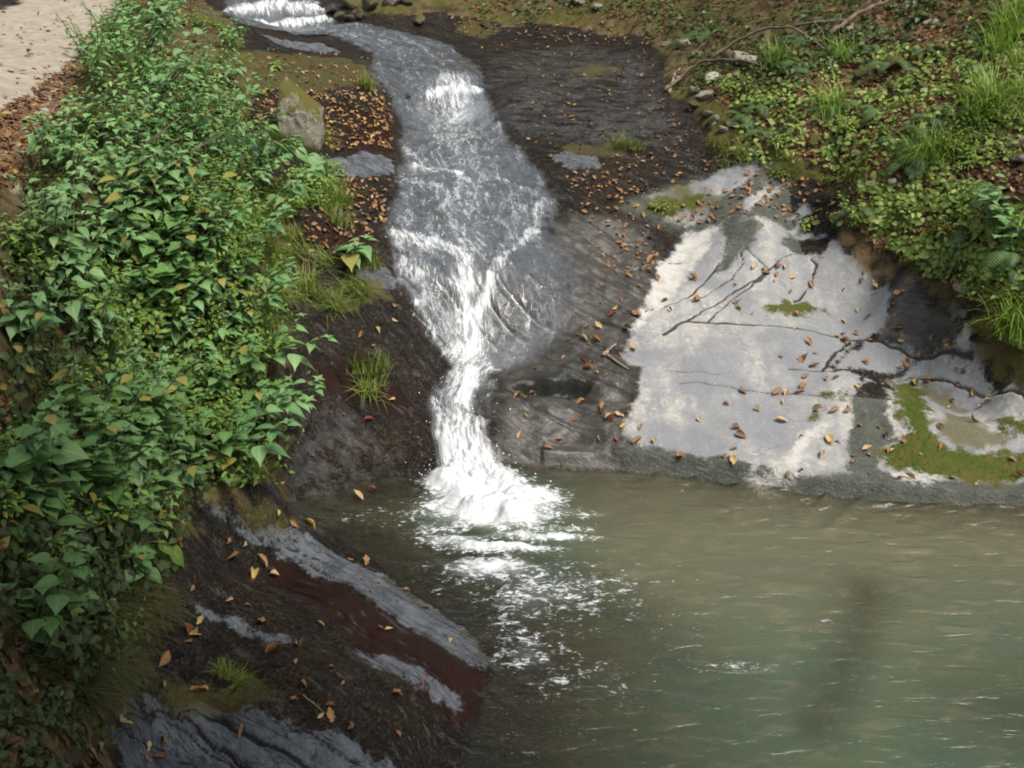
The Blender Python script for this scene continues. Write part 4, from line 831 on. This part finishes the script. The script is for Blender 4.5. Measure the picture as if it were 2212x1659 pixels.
yp = poly_px(HILL_PX, 60, 41); yp = [tuple(q) for q in yp if q[1] > 180][:46] + [(2050,320),(2070,340),(2090,310),(2060,300),(2045,350),(2085,350),(2100,370),(2070,380)]
spread(YOUNG2, yp, ['low bright green herb', 'small leafy green herb'], 'plant', 'small herbs on the right hillside', (.6, 1.2), 34)
rk = [(1410,450),(1430,455),(1800,380),(1690,380),(1760,480),(1740,482),(1800,470),(1590,520),(745,575)]
LOWH = [proto('small_plant', list(zip(('foliage', 'stem'), herb_meshes('low', 260 + k, .10, 9, .038, M_COVER, pairs=(3, 5), tm=OVAL, spread=3)))) for k in range(2)]
spread(LOWH, rk[:-2], 'tiny bright green plant growing on bare rock', 'plant', 'small plants on the slab top', (.8, 1.4), 35)
spread([proto('broadleaf_herb', list(zip(('foliage', 'stem'), herb_meshes('herb', 320 + k, .60, 3, .15, M_HERB, lean=(.7, 1.1), pairs=(3, 6), tm=HEARTD, spread=.5)))) for k in range(3)], [(560,400),(520,440),(590,470),(560,560),(560,640),(540,740),(570,800),(560,880),(540,950),(520,1000),(530,330),(500,250),(500,180)], 'overhanging big-leaved herb leaning out towards the stream', 'plant', 'overhanging herbs along the bank edge', (.75, 1.1), 36, az=-.2)
o = proto('broadleaf_plant', list(zip(('foliage', 'stem'), herb_meshes('herb', 281, .30, 3, .20, M_HERB, lean=(.5, .9), pairs=(2, 4), tm=HEARTD))))
q = spot([(740,570)])[0]; o.location = q; tag(o, 'plant with a few very large heart-shaped leaves over a grass tuft on the wet rock', 'plant')
o = proto('rosette_plant', list(zip(('foliage', 'stem'), herb_meshes('herb', 282, .12, 3, .17, M_HERBY, lean=(.3, .6), pairs=(3, 4), tm=LANCE))))
q = spot([(600,150)])[0]; o.location = q; tag(o, 'rosette of long pale green leaves on the olive mossy ledge', 'plant')
# overhanging sprigs from the bank
def sprig(pts, rise, name, label, ls, seed, mat=M_HERB, nl=9):
    r = np.random.default_rng(seed); X = spot(pts); X[:, 2] += np.array(rise); L_, S_ = MB(), MB(); S_.add(*tube(X, np.linspace(.008, .002, len(X)), 5))
    for f in np.linspace(.25, 1, nl):
        i = f * (len(X) - 1); i0 = min(int(i), len(X) - 2); p = X[i0] + (X[i0 + 1] - X[i0]) * (i - i0); T = X[i0 + 1] - X[i0]
        for sg in (-1, 1):
            d = unit(T) * .7 + sg * unit(np.cross(T, [0, 0, 1.])) * r.uniform(.4, 1) + [0, 0, r.uniform(-.7, -.1)]
            put_leaves(L_, HEARTD, p, d, np.array([r.normal(0, .3), r.normal(0, .3), 1]), ls * r.uniform(.8, 1.3), r.random())
    e = proto(name, [('foliage', L_.mesh('sprig_leaves', mat)), ('stem', S_.mesh('sprig_stem', M_WOODY))]); tag(e, label, 'branch'); return e
sprig([(420,470),(500,450),(570,450),(640,455),(700,460)], [.45,.62,.66,.62,.50], 'leafy_sprig', 'long leafy sprig hanging from the bank over the brown wet rocks', .15, 5)
sprig([(560,960),(610,965),(650,950)], [.15,.2,.18], 'leafy_sprig', 'thin sprig with small leaves over the shiny black wet rock', .07, 6, M_HERBY, 5)
sprig([(300,1260),(350,1270),(385,1280)], [.2,.3,.28], 'leafy_sprig', 'drooping sprig of pointed leaves over the dark ledge', .12, 7, M_HERBY, 3)
sprig([(330,420),(420,390),(520,410),(600,440)], [.4,.55,.6,.5], 'leafy_sprig', 'arching woody sprig above the middle of the leafy bank', .10, 8)
def woody(px, py, az, h, lab, seed):
    r = np.random.default_rng(seed); q = spot([(px, py)])[0]; L_, S_ = MB(), MB()
    for k in range(3):
        c = stem_curve(h * r.uniform(.8, 1.1), h * .55, az + (k - 1) * .5, r, 12); S_.add(*tube(c, np.linspace(.012, .004, 12), 6))
        for f in range(4, 12):
            for m in range(5):
                a = r.uniform(0, 6.28); put_leaves(L_, HEART, c[f] + r.normal(0, .06, 3), np.array([math.cos(a), math.sin(a), r.uniform(-.4, .2)]), np.array([r.normal(0, .25), r.normal(0, .25), 1]), .085 * r.uniform(.7, 1.2), r.random())
    e = proto('shrub', [('foliage', L_.mesh('shrub_leaves', M_HERB)), ('stem', S_.mesh('shrub_stems', M_WOODY))]); e.location = q; tag(e, lab, 'shrub')
woody(330, 290, .2, .95, 'woody shrub with bare brown stems showing on the upper leafy bank', 3)
woody(300, 170, .3, .9, 'thin-stemmed shrub beside the path bend, high on the bank', 4)
woody(2190, 560, 2.6, .6, 'dark green shrub at the edge of the right hillside', 5)

# ------------------------------------------------------------------ uncountable growth and litter
def scatter_px(pts, N, seed, clump=0, cl=14):
    r = np.random.default_rng(seed)
    if clump:
        c = poly_px(pts, clump, seed); p = c[r.integers(clump, size=N)] + r.normal(0, 1, (N, 2)) * np.array([cl, cl * .6])
    else: p = poly_px(pts, N, seed)
    x, y = ground(p[:, 0], p[:, 1]); return p, np.stack([x, y, H(x, y)], 1), r
def cover(name, pts, N, seed, mat, size, hgt, label, cat, clump=0, cl=14, tm=SMALL, flat=.4, lift=0.0):
    p, X, r = scatter_px(pts, N, seed, clump, cl); a = r.uniform(0, 6.28, N); nn = normals(X[:, 0], X[:, 1])
    up = nn + r.normal(0, flat, (N, 3)); fwd = np.stack([np.cos(a), np.sin(a), r.normal(0, .25, N)], 1); fwd = fwd - up * (fwd * up).sum(1, keepdims=True) / (up * up).sum(1, keepdims=True)
    X = X + nn * (lift + hgt * r.random(N) ** 1.5)[:, None]; mb = MB(); put_leaves(mb, tm, X, fwd, up, r.uniform(*size, N), r.random(N))
    return tag(obj(name, mb.mesh(name, mat)), label, cat, kind='stuff')
HP2 = [(1850,420),(1920,410),(2212,420),(2300,780),(2240,770),(2180,725),(2115,650),(2050,605),(1960,565),(1885,530),(1850,480)]
HP3 = [(1530,330),(1640,300),(1560,240),(1500,200),(1900,130),(2300,60),(2300,450),(1840,430),(1770,350)]
HP4 = [(1000,22),(1200,30),(1400,55),(1460,120),(1480,190),(1700,190),(2000,110),(2300,60),(2300,-40),(1000,-40)]
cover('ground_cover', HP2, 3600, 51, M_COVER, (.03, .08), .10, 'bright green small-leaved ground cover above the pale slab', 'ground cover', 80, 17)
cover('ground_cover', HP3, 4200, 52, M_COVER, (.03, .075), .10, 'patchy green ground cover on the right hillside', 'ground cover', 75, 19)
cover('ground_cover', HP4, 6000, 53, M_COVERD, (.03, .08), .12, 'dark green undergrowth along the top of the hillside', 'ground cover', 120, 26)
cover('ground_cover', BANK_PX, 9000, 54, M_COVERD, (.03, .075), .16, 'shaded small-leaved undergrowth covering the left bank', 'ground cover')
cover('ground_cover', [(250,120),(500,150),(560,230),(600,420),(600,560),(575,700),(590,900),(570,1000),(480,1060),(380,1000),(200,900),(150,600),(200,330)], 7500, 55, M_HERBY, (.03, .065), .22, 'yellow-green fine undergrowth along the stream side of the left bank', 'ground cover', 160, 22, OVAL)
cover('undergrowth', [(660,372),(740,370),(720,430),(640,470),(590,420)], 900, 56, M_HERBY, (.03, .06), .15, 'low green undergrowth below the upright boulder', 'ground cover', 20, 14, OVAL)
LOWB = [(0,1150),(120,1100),(330,1300),(290,1400),(225,1500),(225,1659),(225,1740),(0,1740),(-150,1500)]
cover('ground_cover', LOWB, 2600, 57, M_COVERD, (.02, .05), .06, 'sparse dim creeping leaves on the soil wall at the lower left', 'ground cover', 60, 24)
# litter
cover('leaf_litter', HP2, 3000, 61, M_LITTER, (.04, .085), .01, 'brown leaf litter between the plants above the slab', 'leaf litter', tm=OVAL, lift=.006)
cover('leaf_litter', HP3, 6000, 62, M_LITTER, (.04, .085), .01, 'brown leaf litter on the right hillside', 'leaf litter', tm=OVAL, lift=.006)
cover('leaf_litter', HP2 , 900, 58, M_DEADT, (.03, .07), .01, 'tan dead leaves between the plants above the slab', 'leaf litter', tm=OVAL, lift=.01)
cover('leaf_litter', HP3, 1500, 59, M_DEADT, (.03, .065), .01, 'tan dead leaves on the right hillside', 'leaf litter', tm=OVAL, lift=.01)
cover('leaf_litter', HP4, 3800, 63, M_LITTER, (.05, .09), .01, 'dark leaf litter along the hillside top', 'leaf litter', tm=OVAL, lift=.006)
cover('leaf_litter', [(262,-5),(200,60),(150,140),(70,200),(-20,250),(-60,420),(0,420),(60,400),(130,270),(200,150),(280,0)], 2600, 64, M_LITTER, (.035, .075), .015, 'brown dead leaves drifted along the path edge', 'leaf litter', tm=OVAL, lift=.006)
cover('leaf_litter', [(-60,-20),(250,-10),(140,150),(0,260),(-60,300)], 130, 65, M_LITTER, (.05, .09), .01, 'scattered dead leaves on the sandy path', 'leaf litter', tm=OVAL, lift=.006)
cover('leaf_litter', LOWB, 500, 66, M_LITTER, (.05, .09), .01, 'dead leaves caught on the soil wall at the lower left', 'leaf litter', tm=OVAL, lift=.006)
cover('leaf_litter', BANK_PX, 900, 67, M_LITTER, (.05, .09), .03, 'dead leaves under the bank plants', 'leaf litter', tm=OVAL, lift=.006)
# rough grass hanging on the lower left soil wall and the bank edges
def rough_grass(pts, N, seed, ln, label, mat=M_GRASS, az=0., arch=(.5, .95)):
    p, X, r = scatter_px(pts, N, seed, max(8, N // 60), 12); mb = MB()
    blades(mb, X, r.normal(az, .8, N), ln * r.uniform(.5, 1.2, N), r.uniform(*arch, N), .0022 * r.uniform(.7, 1.4, N), r.random(N) * .8)
    tag(obj('grass', mb.mesh('grass', mat)), label, 'grass', kind='stuff')
M_GRASSD = leaf_material('dull_grass_blade', (.040, .045, .014), (.12, .115, .040), .2, .6, .3)
rough_grass([(330,1290),(345,1340),(300,1410),(250,1480),(225,1560),(180,1560),(190,1420),(260,1300)], 2600, 71, .26, 'dull hanging grass along the foot of the soil wall by the ledge', M_GRASSD, -.6, (.7, .98))
rough_grass(LOWB, 2600, 72, .13, 'thin dull grass on the soil wall at the lower left', M_GRASSD, -.3)
rough_grass([(280,10),(230,90),(150,190),(80,330),(30,430),(90,460),(170,330),(260,180),(320,30)], 2600, 73, .28, 'rough grass along the path edge at the top of the bank', M_GRASSD, .3)
rough_grass([(590,285),(700,300),(705,330),(640,345),(590,330)], 700, 76, .22, 'fine yellow-green grass at the base of the upright boulder', M_GRASS, -1.3)
rough_grass([(500,430),(620,400),(740,400),(760,440),(640,500),(600,600),(520,560)], 1300, 77, .24, 'yellow-green grass on the bank edge above the wet rocks', M_GRASSB, -.5)
rough_grass([(560,480),(620,520),(610,660),(600,760),(560,760)], 900, 74, .26, 'yellow-green grass fringe between the bank and the wet rocks', M_GRASS, -.3)
rough_grass([(1530,340),(1600,300),(2000,350),(2212,500),(2212,780),(2100,650),(1860,500)], 2200, 75, .14, 'thin grass blades among the hillside ground cover', M_COVER, -1.5)

# ------------------------------------------------------------------ stones, boulder, sticks
def stone_mesh(seed, mat, cuts=7, rough=.10, sq=(1, .8, .6)):
    r = np.random.default_rng(seed); bm = bmesh.new(); bmesh.ops.create_icosphere(bm, subdivisions=4, radius=1); V = np.array([v.co[:] for v in bm.verts]); F = np.array([[v.index for v in f.verts] for f in bm.faces]); bm.free()
    for k in range(cuts):
        n_ = unit(r.normal(0, 1, 3)); dd_ = r.uniform(.45, .85); s = V @ n_; V = np.where((s > dd_)[:, None], V - (s - dd_)[:, None] * n_ * .93, V)
    nz = fbm(V[:, 0] * 2 + V[:, 2] * 1.3 + seed, V[:, 1] * 2 - V[:, 2] * 1.7, seed, 4); V = V * (1 + rough * nz[:, None]) * np.array(sq)
    return npmesh('stone', V, F, None, True, mat)
STONES = [('pale_stone', stone_mesh(k, M_STONE if k % 3 == 0 else M_STONEG, 8), 0) for k in range(5)] + [('mossy_stone', stone_mesh(20 + k, M_STONEM, 6, .16), 1) for k in range(4)] + [('wet_stone', stone_mesh(40 + k, M_STONED, 6), 2) for k in range(3)]
SL = [(1545,265,26,0),(1582,272,24,0),(1560,285,22,0),(1530,258,18,0),(1605,262,20,0),(1700,282,30,1),(1755,305,24,1),(1600,135,34,0),(1625,140,24,0),(1690,152,26,0),(1570,130,22,1),(1540,180,30,0),(1500,200,26,0),(1520,225,28,0),(1500,235,22,1),(1478,110,26,0),(1505,118,22,0),(1990,45,26,1),(2010,48,22,0),(1930,150,36,1),(1990,195,24,1),(2085,635,42,0),(2105,600,28,0),(2070,660,20,1),(2068,540,30,0),(2000,440,26,1),(1990,430,18,0),(1945,380,22,1),(1925,395,20,0),(1880,405,22,0),(1900,425,18,1),(2190,320,36,0),(2200,360,32,0),(2160,300,26,1),(2120,330,22,1),(1650,90,30,1),(1760,60,28,1),(1830,70,22,0),(1700,75,24,1),(2200,270,24,1),(1960,200,20,0),(1250,12,26,0),(1290,22,22,0),(1230,8,22,1),(1330,20,18,1),(1130,18,20,1),(1440,100,18,0),(1400,75,16,1),
 (1050,55,22,1),(905,52,24,1),(1465,82,18,1),(760,16,30,1),(800,22,36,1),(845,14,30,1),(735,40,22,2),(757,42,18,2),(715,26,22,2),(780,42,18,2),(880,10,24,1),(880,208,14,2),(1465,180,16,0),(2030,120,26,1),(2110,150,22,0),(1860,170,24,1),(1800,300,20,1),(1850,330,22,0),(2150,560,20,0),(2180,640,22,1)]
NAMES = ['pale lichened stone', 'mossy olive stone', 'small black wet stone']
srng = np.random.default_rng(77)
for px, py, s, kd in SL:
    ch = [q for q in STONES if q[2] == kd]; nm, me, _ = ch[int(srng.integers(len(ch)))]
    q = spot([(px, py)])[0]; dist = np.hypot(q[1], CAM_H - q[2]); R_ = s / FPX * dist * .72
    o = obj(nm, me, None, (q[0], q[1], q[2] + R_ * .40), (srng.normal(0, .25), srng.normal(0, .25), srng.uniform(0, 6.28)), R_); tag(o, say(NAMES[kd], px, py), 'stone', ['pale stones on the hillside', 'mossy stones on the hillside', 'black stones at the top fall'][kd])
# upright boulder
q = spot([(652,300)])[0]; bm = bmesh.new()
for v in [(-.30,-.24,-.1),(.28,-.28,-.1),(.34,.15,-.1),(-.30,.2,-.1),(-.34,-.20,.30),(.31,-.24,.25),(.38,.14,.36),(-.31,.16,.52),(-.28,-.06,.66),(-.17,.05,.78),(.02,.0,.58),(.34,-.02,.38),(-.22,.12,.74),(.05,-.22,.38)]: bm.verts.new(v)
h_ = bmesh.ops.convex_hull(bm, input=list(bm.verts)); bmesh.ops.triangulate(bm, faces=bm.faces[:]); bmesh.ops.subdivide_edges(bm, edges=bm.edges[:], cuts=14, use_grid_fill=True)
V = np.array([v.co[:] for v in bm.verts]); bm.verts.index_update(); F = np.array([[v.index for v in f.verts] for f in bm.faces if len(f.verts) == 3]); F4 = [[v.index for v in f.verts] for f in bm.faces if len(f.verts) == 4]; bm.free()
V = V + unit(V - [0, 0, .3]) * (.035 * fbm(V[:, 0] * 6 + V[:, 2] * 3, V[:, 1] * 6 - V[:, 2] * 4, 5, 4))[:, None]
crk = np.abs(V[:, 2] - (.30 - .25 * V[:, 0] + .03 * fbm(V[:, 0] * 8, V[:, 1] * 8, 9, 2))); V = V - unit(V * [1, 1, 0]) * (.03 * np.exp(-(crk / .014) ** 2) * (V[:, 0] < .12))[:, None]
M_BOULD = stone_mat('boulder_stone', (.12, .11, .085), (.23, .215, .175), .70)
o = obj('boulder', npmesh('boulder', V, [F] + ([np.array(F4)] if F4 else []), None, True, M_BOULD), None, q, (0, 0, .12), (.70, .8, .86)); tag(o, 'upright angular boulder with pale lichened front and mossy sloping top, beside the stream', 'boulder')

def stick(pts, lift, rad, name, label, mat, twigs=(), cat='branch', k=7):
    X = spot(pts); X[:, 2] += np.array(lift); n_ = 4 * len(X); t0 = np.linspace(0, 1, len(X)); t1 = np.linspace(0, 1, n_); P_ = np.stack([np.interp(t1, t0, X[:, i]) for i in range(3)], 1)
    r = np.random.default_rng(len(label)); P_[1:-1] += r.normal(0, rad * .25, (n_ - 2, 3)); mb = MB(); mb.add(*tube(P_, np.linspace(rad, rad * .45, n_), k))
    o = obj(name, mb.mesh(name, mat)); tag(o, label, cat)
    for tp, tl, tr in twigs:
        Y = spot(tp); Y[:, 2] += np.array(tl); m2 = MB(); m2.add(*tube(Y, np.linspace(tr, tr * .4, len(Y)), 6)); obj('twig', m2.mesh('twig', mat), o)
    return o
stick([(1435,208),(1470,182),(1510,162),(1560,158),(1600,155),(1640,148)], [.03,.08,.14,.16,.12,.05], .024, 'branch', 'bent dark branch lying from the dark bedrock up onto the hillside stones', M_BARKD, [([(1600,155),(1640,162),(1665,172)], [.12,.1,.05], .012)])
stick([(1530,150),(1590,118),(1650,98),(1700,92),(1740,104),(1780,118)], [.1,.16,.2,.2,.14,.06], .022, 'branch', 'long grey curved branch lying across the hillside stones', M_BARKD, [([(1700,92),(1760,80),(1850,62)], [.2,.16,.1], .014),([(1755,80),(1775,100),(1780,115)], [.16,.12,.06], .01)])
stick([(1790,95),(1850,58),(1920,20),(1990,2)], [.12,.15,.15,.1], .03, 'branch', 'fallen dark branch running up the hillside top', M_BARKD, [([(1850,58),(1880,40),(1900,22)], [.16,.25,.3], .012)])
stick([(2010,10),(2090,5),(2180,6)], [.06,.06,.06], .02, 'branch', 'thin reddish stick along the very top of the hillside', M_BARKD)
stick([(1303,778),(1312,765),(1330,750)], [.03,.03,.03], .019, 'forked_stick', 'bleached forked stick lying where the wet chute meets the pale slab', M_BARK, [([(1306,772),(1330,790),(1358,806)], [.03,.025,.015], .014)])
stick([(656,1513),(680,1530),(702,1543)], [.01,.012,.01], .006, 'twig', 'thin dark twig on the wet ledge right of the ledge grass tuft', M_BARKD)
stick([(1445,205),(1455,180),(1468,160)], [.02,.05,.06], .02, 'branch', 'short pale upright stub of wood at the edge of the dark bedrock', M_BARK)
stick([(1250,868),(1290,880),(1340,885)], [.004,.004,.004], .003, 'twig', 'hair-thin twig on the dark wet rock below the undercut slot', M_BARKD)
mb = MB(); P_ = np.concatenate([STREAK, np.full((4, 1), -.19)], 1); t1 = np.linspace(0, 3, 16); P_ = np.stack([np.interp(t1, range(4), P_[:, k]) for k in range(3)], 1); mb.add(*tube(P_, np.linspace(.07, .12, 16), 10))  # tube added to make the pool's dark streak, not a known log
tag(obj('streak_tube', mb.mesh('streak_tube', simple_mat('dark_streak', (.018, .014, .009), (.04, .03, .02)))), 'dark tube added under the murky pool water to make a dark streak', 'dark streak')

# ------------------------------------------------------------------ fallen leaves one can count
LV6 = c6([(180,135),(205,262),(40,343),(435,182),(550,80),(610,90),(625,103),(695,68),(745,75),(795,130),(690,125),(680,155),(775,222),(925,90),(905,160),(1105,203),(1235,95),(1217,150),(1300,185),(1300,232),(450,285),(460,320),(545,355),(815,360),(1105,402),(1195,330),(1265,378),(805,450),(1340,455),(1415,303),(1445,245),(1590,255),(1620,310),(1420,375),(1600,400),(1450,440),(1460,522),(1270,517),(1100,488),(1065,492),(1180,485),(1105,530),(1150,545),(1110,570),(885,545),(930,607),(850,640),(720,622),(925,680),(1035,690),(1235,662),(1455,680),(1500,655),(1570,603),(1640,578),(1650,500),(1740,540),(1790,530),(1620,770),(870,740),(995,765),(1055,765),(1280,730),(1220,775),(1335,795),(1370,765),(1190,820),(1120,858),(1635,748),(1550,775),(1815,775),(480,832),(695,835),(750,845),(835,840),(850,805),(735,898),(385,910),(215,1000),(720,1010),(575,943),(935,950),(1045,962),(1125,965),(1135,935),(445,1060),(475,1113),(840,1118),(1015,1140),(1015,1165),(1070,1150),(1200,1050),(1320,1055),(1365,1115),(1465,1160),(1525,1120),(1695,1055),(1745,940),(1770,895),(1995,900),(1945,935),(1900,1025),(2080,1075),(1900,838),(430,1210),(425,1285),(370,1255),(100,1237),(965,1235),(1165,1240),(1165,1285),(1245,1200),(1258,1240),(1400,1220),(1375,1212),(1265,1358),(1450,1385),(1510,1385),(1575,1245),(1700,1185),(1775,1375),(1925,1400),(2140,1255),(2185,1355),(845,1335),(760,1350)])
LV5 = c5([(1605,303),(1690,345),(1675,385),(1655,30),(1930,50),(1905,35),(1900,110),(1955,148),(1605,200),(1845,208),(1730,292),(1858,290),(1890,350),(1920,340),(1820,365),(1590,445),(1590,490),(1465,495),(1410,527),(1580,525),(1530,555),(1500,512),(1520,450),(1770,462),(1805,575),(1725,610),(1290,650),(1375,645),(1235,680),(1200,720),(1495,685),(1560,660),(1520,722),(1580,748),(1635,765),(1590,820),(1475,865),(1105,825),(1145,845),(1090,850),(1185,812),(1140,960),(1455,967),(1610,935),(1610,972),(1620,1000),(1655,1015),(1665,1030),(1715,990),(1740,1060),(1770,970),(1285,1195),(1105,1105),(1350,1097),(1595,1127),(1700,1145),(1850,1060),(1830,1155),(1930,1150),(2090,1235),(335,310),(335,410),(235,485),(210,590),(130,515),(320,877),(25,975),(175,1000),(200,1320),(105,1365),(2000,275),(2185,265),(2170,130)])
LV7 = c7([(1305,155),(1400,190),(1500,210),(1800,80),(1705,42),(1885,48),(1605,320),(1560,410),(1695,415),(1450,465),(1185,512),(1410,585),(1525,615),(1225,685),(1150,745),(1200,752),(1165,825),(1605,705),(1970,722),(1835,850),(1685,900),(1825,955),(1005,950),(880,1055),(1000,1080),(735,1185),(740,1290),(985,1405),(905,1450),(1480,1365),(1200,1135),(1260,1130),(1870,1100),(1810,1180),(2025,1205),(1970,1265),(2030,1270),(2155,1335),(2040,1000),(2100,1060),(900,1520),(960,1520),(1415,285),(1100,245)])
LV8 = c8([(250,740),(300,745),(685,797),(350,1130),(515,1075),(70,1340),(355,1370),(240,423),(410,480),(155,300),(60,265),(190,515),(530,585)])
r_ = np.random.default_rng(5)
LVX = [tuple(q) for q in poly_px([(700,400),(840,380),(830,500),(700,560),(640,520)], 26, 91)]
DEADM = []
for k, tm in enumerate(DEADS):
    for nm, mt in (('brown', M_DEAD), ('tan', M_DEADT), ('red-brown', M_DEADR), ('yellow', M_DEADY)):
        mb = MB(); put_leaves(mb, tm, np.zeros((1, 3)), np.array([0, 1., 0]), np.array([0, 0, 1.]), 1., .5); DEADM.append((k, nm, mb.mesh('fallen_leaf', mt)))
SHP = ['half-curled', 'tightly curled', 'flat', 'rolled']
allp = LV6 + LV5 + LV7 + LV8 + LVX
XYZ = spot(allp); NRM = normals(XYZ[:, 0], XYZ[:, 1])
for k, (p, q, nn) in enumerate(zip(allp, XYZ, NRM)):
    cw = [.50, .38, .06, .06] if k < len(LV6) else [.52, .22, .18, .08]
    ci = int(r_.choice(4, p=cw)); kk = int(r_.choice(4, p=[.32, .26, .24, .18])); _, nm, me = DEADM[kk * 4 + ci]
    o = obj('fallen_leaf', me); sz = .042 + .075 * r_.random() ** 1.3
    rot = Vector(nn).to_track_quat('Z', 'Y') @ Euler((r_.normal(0, .22), r_.normal(0, .22), r_.uniform(0, 6.28))).to_quaternion()
    z = max(q[2], .0) + .010 + (.008 if kk == 1 else 0); o.rotation_euler = rot.to_euler(); o.scale = (sz * r_.uniform(.6, .9), sz, sz); c_ = rot @ Vector((0, .5 * sz, 0)); o.location = (q[0] - c_.x, q[1] - c_.y, z - c_.z)
    tag(o, say(f'{SHP[kk]} {nm} leaf', *p), 'leaf', 'fallen autumn leaves')
bits = lambda nme, pts, N, seed, lab, mat, sz=(.032, .07): cover(nme, pts, N, seed, mat, sz, .006, lab, 'fallen leaves', tm=DEADS[0], flat=.3, lift=.008)
DK = [(1000,60),(1200,65),(1400,90),(1430,200),(1500,240),(1520,330),(1600,350),(1480,400),(1350,440),(1250,420),(1180,340),(1110,280),(1080,210),(1060,140)]
bits('fallen_leaves', DK, 300, 92, 'small orange leaves strewn over the dark bedrock sheet', M_DEAD, (.028, .06))
bits('fallen_leaves', DK, 150, 93, 'tan leaves strewn over the dark bedrock sheet', M_LITTER, (.03, .06))
bits('fallen_leaves', [(1190,360),(1330,380),(1340,450),(1420,480),(1440,540),(1350,620),(1300,560),(1260,450)], 90, 94, 'orange leaves on the brown rock between the stream and the slab', M_DEAD)
bits('fallen_leaves', [(1340,450),(1480,440),(1640,360),(1800,380),(1820,470),(1700,490),(1500,485)], 150, 98, 'orange leaves on the upper outcrop', M_DEAD)
LK = [(560,190),(840,200),(850,330),(780,320),(700,330),(700,220),(600,215),(570,330),(540,300)]
bits('fallen_leaves', LK, 420, 95, 'dense orange and red leaf drift round the upright boulder', M_DEAD); bits('fallen_leaves', LK, 160, 96, 'yellow leaves in the drift round the upright boulder', M_DEADY)
bits('fallen_leaves', [(700,400),(850,375),(830,500),(740,560),(640,560),(650,480)], 150, 97, 'orange leaves on the brown wet rocks left of the cascade step', M_DEAD)
bits('fallen_leaves', [(560,80),(820,130),(830,200),(560,180)], 120, 99, 'small leaves on the olive mossy ledge', M_DEAD)
bits('fallen_leaves', [(940,30),(1400,60),(1420,100),(1000,70)], 120, 89, 'leaves along the upper edge of the bedrock', M_DEAD)

# ------------------------------------------------------------------ the wood round the glen (above and beside the frame; it shades the hillside and shows in the water; two near trees added for shade)
M_CROWN = leaf_material('tree_leaf', (.035, .075, .018), (.09, .15, .035), .3)
def tree(x, y, h, cr, seed, label, lean=(0, 0), z0=None):
    r = np.random.default_rng(seed); z = float(H0(np.array([x]), np.array([y]))[0]) if z0 is None else z0; tk, lf = MB(), MB()
    s = np.linspace(0, 1, 10); c = np.stack([lean[0] * s ** 1.5 + r.normal(0, .05, 10), lean[1] * s ** 1.5 + r.normal(0, .05, 10), -.3 + s * h], 1); tk.add(*tube(c, np.linspace(.26, .07, 10), 10))
    tips = [c[-1]]
    for k in range(12):
        b = c[int(r.integers(5, 10))]; d = unit(np.array([r.normal(), r.normal(), r.uniform(.1, .9)])) * cr * r.uniform(.6, 1); q = np.stack([b, b + d * .5 + [0, 0, .2], b + d]); tk.add(*tube(q, [.07, .045, .02], 6)); tips += [q[1], q[2]]
    tips = np.array(tips); N = 4200; b = tips[r.integers(len(tips), size=N)] + r.normal(0, 1, (N, 3)) * cr * np.array([.32, .32, .2])
    a = r.uniform(0, 6.28, N); put_leaves(lf, OVAL, b, np.stack([np.cos(a), np.sin(a), r.normal(-.2, .3, N)], 1), r.normal(0, .45, (N, 3)) + [0, 0, 1], r.uniform(.22, .40, N), r.random(N))
    e = proto('tree', [('trunk', tk.mesh('trunk', M_BARKD)), ('crown', lf.mesh('crown', M_CROWN))]); e.location = (x, y, z); tag(e, label, 'tree', 'trees round the glen')
for a in [(-6, 23.5, 10, 3.6, 1, 'leafy tree behind the top waterfall'), (-1, 24.5, 11, 3.8, 2, 'leafy tree behind the top of the stream'), (4, 21.5, 10.5, 3.8, 3, 'leafy tree above the dark bedrock'), (8, 20.5, 10, 3.8, 4, 'leafy tree high on the right hillside'),
          (13, 13, 9.5, 3.5, 5, 'leafy tree beside the right hillside ground cover'), (-2.6, -1.6, 8.5, 1.6, 7, 'leafy tree leaning over the lower left bank', (3.0, 2.6)), (5.2, -1.2, 9, 1.8, 8, 'leafy tree leaning over the near ledge', (-3.7, 2.1))]: tree(*a)
